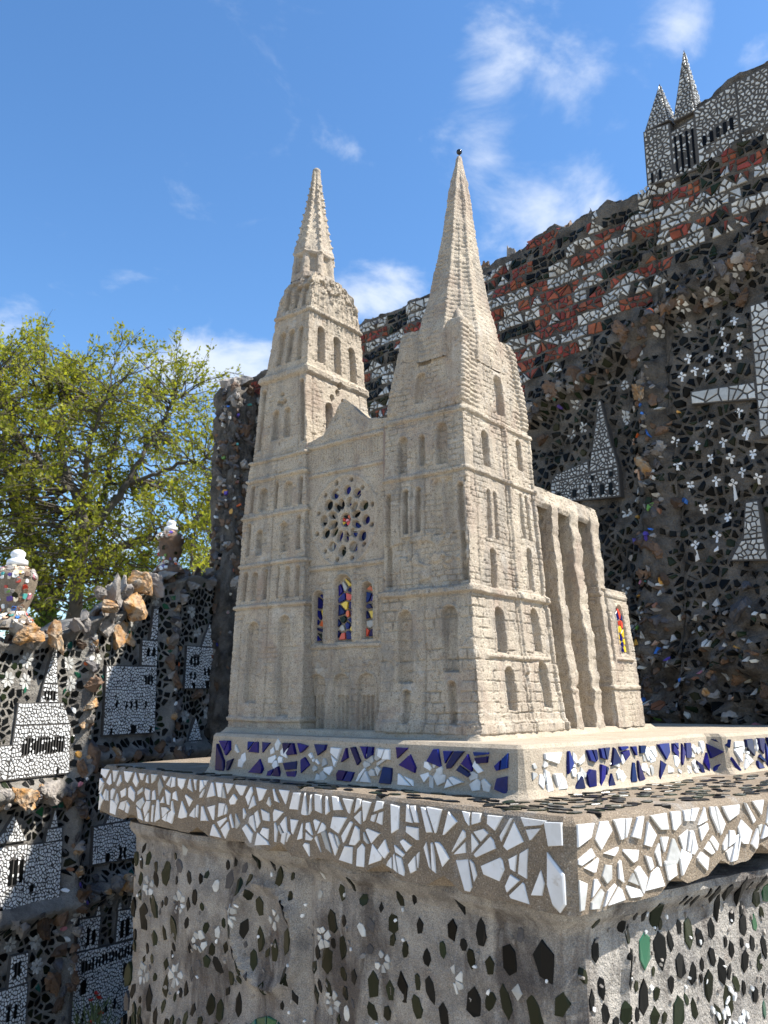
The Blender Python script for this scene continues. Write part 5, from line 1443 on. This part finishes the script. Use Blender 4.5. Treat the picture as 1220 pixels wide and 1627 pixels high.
H += np.where(gz, .004 * fbm(FXg * 60, FZg * 60, 5, 3), 0)
FY = .034 + .02 * np.clip(FZg - .64, 0, 1) - H
V1 = np.stack([FXg, FY, FZg], -1).reshape(-1, 3)
nfx, nft = FXg.shape
Vb = np.stack([fx, np.full(nfx, .10), ZT - .012], -1)
b0 = len(V1); kk = np.arange(nfx - 1)
F1 = np.concatenate([grid_faces(nfx, nft), np.stack([kk * nft + nft - 1, (kk + 1) * nft + nft - 1, b0 + kk + 1, b0 + kk], -1)])
facade = mesh_np('west_front', np.concatenate([V1, Vb]), F1, STONE, cath, (-.366, .034, 0), smooth=True, label='west front with round rose window, three lancets and doorways')
FRF = Frame((0, .034, 0), (1, 0, 0), (0, 0, 1), (0, -1, 0), to_world=c2w)
GM = Mosaic(FRF, facade)
rosecol = [BLUE] * 9 + [DARK] * 4 + [GREEN, FLINT_G]
for k, (x, z, a, b, g) in enumerate(ROSE):
    if k == 0: continue
    m1 = rosecol[RNG.integers(len(rosecol))] if a > .005 else BLUE
    ca, sa = math.cos(g), math.sin(g)
    q = (RNG.random() - .5) * .8
    P = [(RCX + x + u * ca * a * 1.05 - v * sa * b * 1.05, RCZ + z + u * sa * a * 1.05 + v * ca * b * 1.05) for u, v in ((-.9, -.5), (-.2, -1), (.7, -.8), (1, .1), (.6, .8), (-.3, 1), (-.95, .5))]
    P = np.array(P)
    if a > .005 and RNG.random() < .55:
        pp = split_cell(P)
        for t_, pq in enumerate(pp): GM.add(pq, 'rose_glass', m1 if t_ == 0 else [WHITE_W, FLINT_G, BLUE, DARK][RNG.integers(4)], .001, .1, base=.003, h=-.0122)
    else: GM.add(P, 'rose_glass', m1, .001, .1, base=.003, h=-.0122)
for P, m1 in zip(fill_convex([(RCX - .012, RCZ - .012), (RCX + .011, RCZ - .013), (RCX + .012, RCZ + .012), (RCX - .011, RCZ + .013)], .009, .002), [YELLOW, BLUE, REDC, REDC, MATS['chip_pink'], DARK, MATS['chip_orange'], BLUE, REDC, YELLOW]):
    GM.add(P, 'rose_glass', m1, .003, .1, base=.003, h=-.0105)
lcol = [BLUE] * 11 + [REDC] * 2 + [YELLOW] * 2 + [GREENB] + [GREEN] + [MATS['chip_orange']]
for xc, w, z0, z1 in LANC:
    P = [(xc - w / 2 + .0015, z0 + .003), (xc + w / 2 - .0015, z0 + .003), (xc + w / 2 - .0015, z1 - w * .42), (xc, z1 - .003), (xc - w / 2 + .0015, z1 - w * .42)]
    for c in fill_convex(P,   .0155 if w > .03 else .0120, .0046, dy=.018, jit=.95):
        lk = globals().get('lk', 0) + 1
        GM.add(c, 'stained_glass', [BLUE, BLUE, REDC, BLUE, WHITE_W, BLUE, YELLOW, BLUE, GREEN, BLUE, BLUE, MATS['chip_orange'], BLUE, YELLOW][lk % 14], .0018, .08, base=.003, h=-.0100)
GM.flush(200, 3.0)

# reddish mortar in the two upright joints beside the west front
for xj, wj in ((-.247, .010), (-.486, .008)):
    zj = np.linspace(0, .665, 90); wv = wj * (.7 + .9 * (vnoise(zj * 25, zj * 0 + xj * 50, 3) + .5)); xo = .004 * vnoise(zj * 12, zj * 0, 5) - .028 * 0
    xo = xo + np.interp(zj, [0, .28, .66], [.003, .001, -.001])
    yv = .026 + .004 * vnoise(zj * 40, zj * 0, 8)
    V = np.concatenate([np.stack([xj + xo - wv, yv + .02, zj], -1), np.stack([xj + xo, yv, zj], -1), np.stack([xj + xo + wv, yv + .02, zj], -1)])
    q = np.arange(89)
    mesh_np('mortar_joint', V, np.concatenate([np.stack([q, q + 90, q + 91, q + 1], -1), np.stack([q + 90, q + 180, q + 181, q + 91], -1)]), STONE_P, cath, (xj, .026, 0), smooth=True, label='reddish mortar joint')

# ---------------- nave, buttresses and transept on the sunny side
def plain(seed, rh=.013, bl=.022, dep=.0016, a=.0026):
    def f(key, s, z, t, W):
        return courses(s, z, rh, bl, dep, seed) + roughness(s, z, seed + ord(key) % 5, a) - .003 * sst(.006, 0, np.minimum(t, 1 - t) * W)
    return f
xr_ = lambda z: np.interp(z, [0, .14, .28, .45, .66], [.006, -.004, -.013, -.024, -.034])
zn = np.linspace(0, .535, 130)
nave = loft('nave', [(0, -.44, -.075, .30, .74), (.3, -.44, -.092, .30, .72), (.50, -.43, -.102, .30, .665), (.535, -.42, -.104, .30, .655)], zn, (20, 150, 20, 20), plain(31, .016, .028), STONE, cath, label='nave wall behind the buttresses')
def fin(y0, y1, ztop, seed, xo=0.0, name='buttress', ybase=.02, label=None):
    zs = np.linspace(0, ztop, max(30, int(ztop / .004)))
    prof = [(z, -.12, xr_(z) + xo + .0018 * math.sin(z * 55 + seed * 2) + .0015 * math.sin(z * 130 + seed), y0 + ybase * (1 - z / .54), y1 + ybase * 1.2 * (1 - z / .54)) for z in zs[::6]] + [(ztop, -.12, xr_(ztop) + xo - .002, y0, y1)]
    def d(key, s, z, t, W):
        return courses(s, z, .0135, .020, .0015, seed) + roughness(s, z, seed, .0028) + .0022 * fbm(z * 60, s * 30, seed + 3, 3) + .0035 * vnoise(z * 16, z * 0 + seed, 2) + (string(s, z, .085, .006, .004, 3) if key == 'r' else 0)
    return loft(name, prof, zs, (40, 22, 30, 8), d, STONE, nave, label=label)
fin(.380, .412, .523, 41)
fin(.488, .530, .526, 42)
fin(.606, .648, .530, 43, ybase=.01)
# cap band joining the buttress heads
def capd(key, s, z, t, W):
    h = courses(s, z, .009, .014, .0014, 55) + roughness(s, z, 12, .003)
    if key == 'r': h = h + .004 * fbm(s * 40, z * 60, 5, 2)
    return h
loft('cornice', [(.505, -.11, -.034, .30, .664), (.515, -.11, -.028, .30, .664), (.553, -.11, -.038, .30, .662)], np.linspace(.505, .553, 22), (20, 150, 12, 12), capd, STONE, nave)
def trd(key, s, z, t, W):
    h = courses(s, z, .0135, .022, .0016, 61) + roughness(s, z, 14, .0026) + string(s, z, .095, .006, .005, 3) + string(s, z, .325, .006, .003, 4)
    if key == 'r':
        h = h + niche(s, z, .60 * W, .050, .180, .302, .0042, .003) + string(s, z, .165, .004, .006, 8) * sst(.25, .3, t) * sst(.92, .87, t)
        h = h - .020 * sst(.24, .20, t) * sst(.06, .09, t) * sst(.14, .19, z) * sst(.34, .335, z)
    return h
TRX = lambda z: xr_(z) + .006
trans = loft('transept', [(z, -.12, TRX(z), .600 + .02 * (1 - z / .34), .768 + .022 * (1 - z / .34)) for z in (0, .09, .1, .2, .335, .342)], np.linspace(0, .342, 170), (50, 110, 20, 20), trd, STONE, cath, label='transept block with a coloured window')
# its window: shards on the slanting face
zc0 = .24; slope = (TRX(.30) - TRX(.18)) / .12
TRN = Frame((TRX(.18) - .0048, 0, .18), (0, 1, 0), (slope, 0, 1), (1, 0, -slope), to_world=c2w)
W_ = .168 + .002 * (1 - zc0 / .34); yc = .600 + .02 * (1 - zc0 / .34) + .60 * W_
TM = Mosaic(TRN, trans)
P = [(yc - .0235, .003), (yc + .0235, .003), (yc + .0235, .096), (yc, .119), (yc - .0235, .096)]
for c in fill_convex(P, .0150, .0034, dy=.016):
    TM.add(c, 'stained_glass', ([YELLOW] * 4 + [BLUE] * 6 + [REDC] * 2)[RNG.integers(12)], .0018, .06, base=.003)
TM.flush(60, 3.0)
# mortar skirt where the model is bedded on the plinth
loft('mortar_skirt', [(-.016, -.716, .022, -.020, .872), (-.006, -.706, .012, -.010, .86), (.003, -.699, .004, -.004, .85)], np.linspace(-.016, .003, 9), (140, 160, 20, 20),
     lambda key, s, z, t, W: .006 * fbm(s * 30, z * 60 + 3, 7, 4) + roughness(s, z, 3, .003), SAND, cath)

# ================================================================== URNS ON THE LEFT WALL
def urn(p, sc, label, seed, broken):
    e = empty('garden_urn', p); tag(e, label, 'urn', 'mosaic urns on the relief wall')
    rg = np.random.default_rng(seed)
    prof = [(.074, -.02), (.070, .0), (.058, .014), (.046, .026), (.040, .034), (.046, .050), (.056, .085), (.064, .125), (.068, .150), (.066, .158), (.055, .172), (.035, .182), (.018, .188), (.002, .189)]
    prof = [(r * sc, z * sc) for r, z in prof]
    fine = []
    for (r0, z0), (r1, z1) in zip(prof[:-1], prof[1:]):
        for t in np.linspace(0, 1, 4)[:-1]: fine.append((r0 + (r1 - r0) * t, z0 + (z1 - z0) * t))
    fine.append(prof[-1])
    n = 28; k = len(fine); A = np.linspace(0, 2 * math.pi, n, endpoint=False)
    R = np.array([f[0] for f in fine]); Z = np.array([f[1] for f in fine])
    ag, ig = np.meshgrid(A, np.arange(k), indexing='ij')
    Rr = R[ig] * (1 + .08 * fbm(np.cos(ag) * 2 + seed, Z[ig] * 30 + np.sin(ag) * 2, seed, 3))
    if broken: Rr = Rr - .010 * sc * sst(.1, .2, fbm(np.cos(ag) * 3, Z[ig] * 40, 9, 2) + .12) * (Z[ig] > .1 * sc) * (Z[ig] < .15 * sc)
    V = np.stack([p[0] + Rr * np.cos(ag), p[1] + Rr * np.sin(ag), p[2] + Z[ig]], -1).reshape(-1, 3)
    i, j = np.meshgrid(np.arange(n), np.arange(k - 1), indexing='ij'); i2 = (i + 1) % n
    body = mesh_np('body', V, np.stack([i * k + j, i2 * k + j, i2 * k + j + 1, i * k + j + 1], -1).reshape(-1, 4), LEDGE_M if not broken else FLINT_B, e, p, smooth=True, rnd=.5)
    kn = [(.0, .184), (.026, .186), (.034, .192), (.033, .205), (.022, .211), (.020, .216), (.024, .222), (.023, .232), (.014, .240), (.001, .243)]
    lathe('lid_knob', [(max(r, .0004) * sc, z * sc) for r, z in kn], tuple(p), WHITE, e, 20, label='white china knob', rnd=.6)
    M = Mosaic(None, e)
    pal = COLS + [WHITE_S] * 5 + [REDC, GREEN, DARK] + [FLINT_G] * 12 + [FLINT_B] * 8 + [MATS['chip_cream']] * 4
    for q in range(150 if not broken else 80):
        a = -math.pi / 2 + (rg.random() - .5) * 3.0; kz = int(rg.integers(2, k - 6))
        zc = Z[kz]
        if broken and .10 * sc < zc < .15 * sc and rg.random() < .8: continue
        r_ = R[kz]; dz = Z[kz + 1] - Z[kz - 1]; drr = R[kz + 1] - R[kz - 1]
        T = np.array([drr * math.cos(a), drr * math.sin(a), dz]); T /= max(np.linalg.norm(T), 1e-6)
        S = np.array([-math.sin(a), math.cos(a), 0]); N = np.cross(S, T)
        if N @ np.array([math.cos(a), math.sin(a), 0]) < 0 and abs(N[2]) < .9: N = -N
        o = np.array(p) + np.array([r_ * math.cos(a), r_ * math.sin(a), zc])
        w = (.6 + .7 * rg.random()) * .008 * sc
        M.add(np.array([(x * w * (.8 + .4 * rg.random()), y * w * (.7 + .5 * rg.random())) for x, y in ((-1, -1), (.2, -1.2), (1, -.6), (.9, .8), (-.2, 1.1), (-1, .6))]), 'crockery_chip', pal[rg.integers(len(pal))], .004, .2, base=.008, frame=Frame(o, S, T, N))
    M.flush(90, 5.0)
    return e
pu = LF(1.296, 1.78, -.07); pu2 = LF(.47, 2.085, -.07)
urn((pu[0], pu[1], 1.785), 1.18, 'sunlit urn studded with coloured crockery, nearest the left edge', 3, False)
urn((pu2[0], pu2[1], 2.10), .98, 'crumbling brown urn with white knob, nearer the corner pier', 8, True)
rock(lwall, LF(1.30, 1.76, -.05), .055, FLINT_G, (1.4, 1.2, .6))

# ================================================================== TREES BEHIND THE WALL
def tube(P, r, n=6):
    P = np.array(P, float); k = len(P)
    tg = np.gradient(P, axis=0); tg /= np.linalg.norm(tg, axis=1)[:, None] + 1e-9
    up = np.array([.31, .17, .93]); s = np.cross(tg, up); s /= np.linalg.norm(s, axis=1)[:, None] + 1e-9
    t = np.cross(tg, s)
    A = np.linspace(0, 2 * math.pi, n, endpoint=False)
    V = P[:, None, :] + (s[:, None, :] * np.cos(A)[None, :, None] + t[:, None, :] * np.sin(A)[None, :, None]) * np.asarray(r)[:, None, None]
    i, j = np.meshgrid(np.arange(k - 1), np.arange(n), indexing='ij'); j2 = (j + 1) % n
    return V.reshape(-1, 3), np.stack([i * n + j, i * n + j2, (i + 1) * n + j2, (i + 1) * n + j], -1).reshape(-1, 4)
def bez(a, b, c, n): 
    t = np.linspace(0, 1, n)[:, None]
    return (1 - t) ** 2 * a + 2 * t * (1 - t) * b + t * t * c
def tree(base, limbs, crown_c, crown_r, n_tw, leaves_per, leaf, label, seed, leaf_len=.037, name='garden_tree', hollow=.45, lm=None, droop=.0, cat='tree'):
    rg = np.random.default_rng(seed)
    e = empty(name, base); tag(e, label, cat)
    TV, TF, off = [], [], 0
    pts, prad = [], []
    for poly, r0, r1 in limbs:
        P = np.array(poly, float) + np.array(base)
        # smooth resample
        t = np.linspace(0, len(P) - 1, 7 * len(P)); Q = np.stack([np.interp(t, np.arange(len(P)), P[:, d]) for d in range(3)], 1)
        ker = np.array([1, 2, 3, 2, 1]) / 9
        Qs = np.stack([np.convolve(np.pad(Q[:, d], 2, 'edge'), ker, 'valid') for d in range(3)], 1)
        Qs += .01 * rg.normal(size=Qs.shape)
        rr = np.linspace(r0, r1, len(Qs))
        v, f = tube(Qs, rr, 8); TV.append(v); TF.append(f + off); off += len(v)
        for q, r in zip(Qs, rr): pts.append(q); prad.append(r)
    pts = np.array(pts); prad = np.array(prad)
    cc, cr = np.array(crown_c, float), np.array(crown_r, float)
    LV = []
    hi = pts[:, 2] > base[2] + (cc[2] - cr[2] * 1.1 - base[2]) * .75
    cand = pts[hi]; crad = prad[hi]
    for k in range(n_tw):
        d = rg.normal(size=3); d /= np.linalg.norm(d)
        rad_ = (hollow + (1 - hollow) * rg.random() ** .6)
        tgt = cc + cr * d * rad_ * (1 + .22 * vnoise(d[0] * 3 + 7, d[2] * 3 + d[1] * 2, seed))
        if tgt[2] < base[2] + .9: continue
        dd = np.linalg.norm((cand - tgt) * np.array([1, 1, 1.3]), axis=1) + .5 * (cand[:, 2] > tgt[2] + .2)
        q = int(np.argmin(dd + .35 * rg.random(len(dd))))
        a = cand[q]; L = np.linalg.norm(tgt - a)
        mid = (a + tgt) / 2 + np.array([0, 0, .16 * L]) + rg.normal(size=3) * .07 * L
        C_ = bez(a, mid, tgt + np.array([0, 0, -droop * L]), 9)
        C_[1:-1] += rg.normal(size=(7, 3)) * .012
        r0 = min(crad[q] * .6, .004 + .009 * L)
        v, f = tube(C_, np.linspace(r0, .0016, 9), 5); TV.append(v); TF.append(f + off); off += len(v)
        ns = int(4 + 7 * L)
        for s_ in range(ns):                                                   # leafy sprigs along the outer part
            tt = .35 + .65 * rg.random() ** .8
            b0 = C_[int(tt * 8)]
            dv = (C_[min(8, int(tt * 8) + 1)] - C_[max(0, int(tt * 8) - 1)]); dv /= np.linalg.norm(dv) + 1e-9
            dv = dv + rg.normal(size=3) * .75 + np.array([0, 0, .28]); dv /= np.linalg.norm(dv)
            l = .07 + .15 * rg.random()
            Cs = np.array([b0, b0 + dv * l * .55 + rg.normal(size=3) * .01, b0 + dv * l])
            v, f = tube(Cs, [.0022, .0016, .0009], 3); TV.append(v); TF.append(f + off); off += len(v)
            nl = int(leaves_per * (.6 + .8 * rg.random()))
            t_ = rg.random(nl)[:, None]
            LV.append(np.concatenate([b0 + dv * l * t_ + rg.normal(size=(nl, 3)) * .013, np.repeat(dv[None], nl, 0)], 1))
    V = np.concatenate(TV); F = np.concatenate(TF)
    mesh_np('trunk', V, F, BARK, e, base, smooth=True)
    Lf = np.concatenate(LV); n = len(Lf)
    ax = Lf[:, 3:] + rg.normal(size=(n, 3)) * .8; ax /= np.linalg.norm(ax, axis=1)[:, None]
    sd_ = np.cross(ax, rg.normal(size=(n, 3))); sd_ /= np.linalg.norm(sd_, axis=1)[:, None]
    nm = np.cross(ax, sd_)
    ln = (leaf_len * (.55 + .8 * rg.random(n)))[:, None]
    o = Lf[:, :3]
    Vl = np.stack([o, o + ax * ln * .5 + sd_ * ln * .26 + nm * ln * .05, o + ax * ln, o + ax * ln * .5 - sd_ * ln * .26 + nm * ln * .05], 1).reshape(-1, 3)
    Fl = np.arange(4 * n).reshape(-1, 4)
    cl = fbm(o[:, 0] * 4, o[:, 2] * 4 + o[:, 1] * 2, seed, 2) * .6 + .5 + .3 * (rg.random(n) - .5)
    mesh_np('crown', Vl, Fl, leaf, e, base, rnd=np.clip(cl, 0, 1))
    return e
t1 = (-2.55, 7.0, 0)
tree(t1, [([(0, 0, 0), (.02, 0, 1.2), (-.01, 0, 2.2), (.05, .0, 2.9), (-.22, .05, 3.5), (-.30, .1, 4.2)], .085, .018),
          ([(.01, 0, 2.45), (.35, -.1, 2.72), (.75, -.15, 2.8), (1.1, -.1, 2.95)], .045, .012),
          ([(.03, 0, 2.8), (.3, .1, 3.2), (.5, .15, 3.7), (.75, .1, 4.1)], .04, .010),
          ([(-.1, .0, 3.2), (-.5, -.2, 3.6), (-.7, -.3, 4.2)], .03, .010), ([(.0, 0, 3.0), (.15, -.4, 3.4), (.35, -.6, 3.9)], .03, .010),
          ([(.35, .1, 3.3), (.8, .0, 3.45), (1.15, 0, 3.5)], .02, .008)],
     (-2.42, 7.0, 3.40), (1.42, 1.1, 1.33), 520, 9, LEAF, 'spring-green tree with straight dark trunk behind the wall', 21, droop=.05)
t2 = (-2.98, 7.5, 0)
tree(t2, [([(0, 0, 0), (.02, 0, 1.6), (.03, 0, 2.35), (-.25, 0, 2.9), (-.5, 0, 3.6), (-.55, 0, 4.3)], .10, .018),
          ([(.03, 0, 2.3), (.25, .05, 2.9), (.42, .1, 3.4), (.5, .1, 4.1)], .055, .012), ([(.0, 0, 2.25), (-.5, -.1, 2.6), (-.9, -.1, 3.3)], .05, .012),
          ([(-.2, 0, 2.8), (-.1, -.3, 3.5), (0, -.4, 4.3)], .035, .010)],
     (-3.2, 7.5, 3.65), (1.30, 1.1, 1.28), 340, 9, LEAF, 'taller yellow-green tree with forking trunk at the left edge', 33, droop=.03)
t3 = (-1.42, 6.4, 0)
tree(t3, [([(0, 0, 0), (.02, 0, 1.4), (.08, 0, 2.4), (.22, 0, 3.1), (.3, 0, 3.45)], .03, .008), ([(.0, 0, 1.6), (-.05, 0, 2.3), (-.02, 0, 2.9)], .022, .007), ([(.03, 0, 1.5), (.2, 0, 2.2), (.33, 0, 2.7)], .02, .007)],
     (-1.22, 6.4, 2.75), (.36, .5, .85), 70, 9, LEAF, 'slim young tree beside the corner pier', 44, name='young_tree')
for k, (bx_, by_, h_) in enumerate([(-3.4, 7.3, 2.9), (-2.5, 8.4, 3.2), (-1.9, 7.9, 2.85), (-1.5, 8.6, 3.3)]):
    tree((bx_, by_, 0), [([(0, 0, 0), (.05, 0, .7), (0, 0, 2.2)], .03, .008), ([(0, 0, .3), (.3, 0, .9), (.4, 0, 1.9)], .025, .008), ([(0, 0, .3), (-.3, .1, .9), (-.45, 0, 1.5)], .025, .008)],
         (bx_, by_, h_ - .9), (.85, .6, .95), 170, 10, LEAF_D, ['dark shrub low at the left behind the near urn', 'dark shrub behind the two trunks', 'dark shrub between the urns behind the wall', 'dark shrub behind the far urn'][k], 60 + k, name='shrub', leaf_len=.042, hollow=.2, cat='shrub')

# ================================================================== RED-FLOWERED PLANT AT THE WALL FOOT
pp = LF(.98, .0, .16); pz = .0
fp = empty('flowering_plant', (pp[0], pp[1], pz)); tag(fp, 'small plant with thin grey-green stems and red flowers at the bottom left', 'plant')
SV, SF_, off = [], [], 0; heads = []
for k in range(26):
    a = RNG.random() * 6.28; l = .28 + .16 * RNG.random(); sp_ = .10 * RNG.random()
    C_ = bez(np.array([pp[0], pp[1], 0]), np.array([pp[0] + .3 * sp_ * math.cos(a), pp[1] + .3 * sp_ * math.sin(a), l * .6]), np.array([pp[0] + sp_ * math.cos(a), pp[1] + sp_ * math.sin(a), l]), 7)
    v, f = tube(C_, np.linspace(.0035, .0012, 7), 5); SV.append(v); SF_.append(f + off); off += len(v)
    if k % 5 == 0: heads.append(C_[-1])
mesh_np('stems', np.concatenate(SV), np.concatenate(SF_), STEM, fp, (pp[0], pp[1], 0), rnd=.5)
lv = []
for k in range(260):
    a = RNG.random() * 6.28; r = .07 * RNG.random(); z = .08 + .30 * RNG.random()
    o = np.array([pp[0] + r * math.cos(a), pp[1] + r * math.sin(a), z]); d = np.array([math.cos(a), math.sin(a), 1.6]); d /= np.linalg.norm(d); s = np.array([-math.sin(a), math.cos(a), 0])
    lv += [o, o + d * .02 + s * .003, o + d * .045, o + d * .02 - s * .003]
mesh_np('leaves', np.array(lv), np.arange(len(lv)).reshape(-1, 4), STEM, fp, (pp[0], pp[1], 0), rnd=RNG.random(len(lv) // 4))
for h_ in heads:
    pv = []
    for q in range(9):
        a = q * .7 + RNG.random(); el = .2 + .9 * RNG.random()
        d = np.array([math.cos(a) * math.cos(el), math.sin(a) * math.cos(el), math.sin(el)]); s = np.array([-math.sin(a), math.cos(a), 0])
        pv += [h_, h_ + d * .009 + s * .005, h_ + d * .016, h_ + d * .009 - s * .005]
    mesh_np('red_flower', np.array(pv), np.arange(len(pv)).reshape(-1, 4), PETAL_R, fp, h_, rnd=RNG.random(len(pv) // 4))
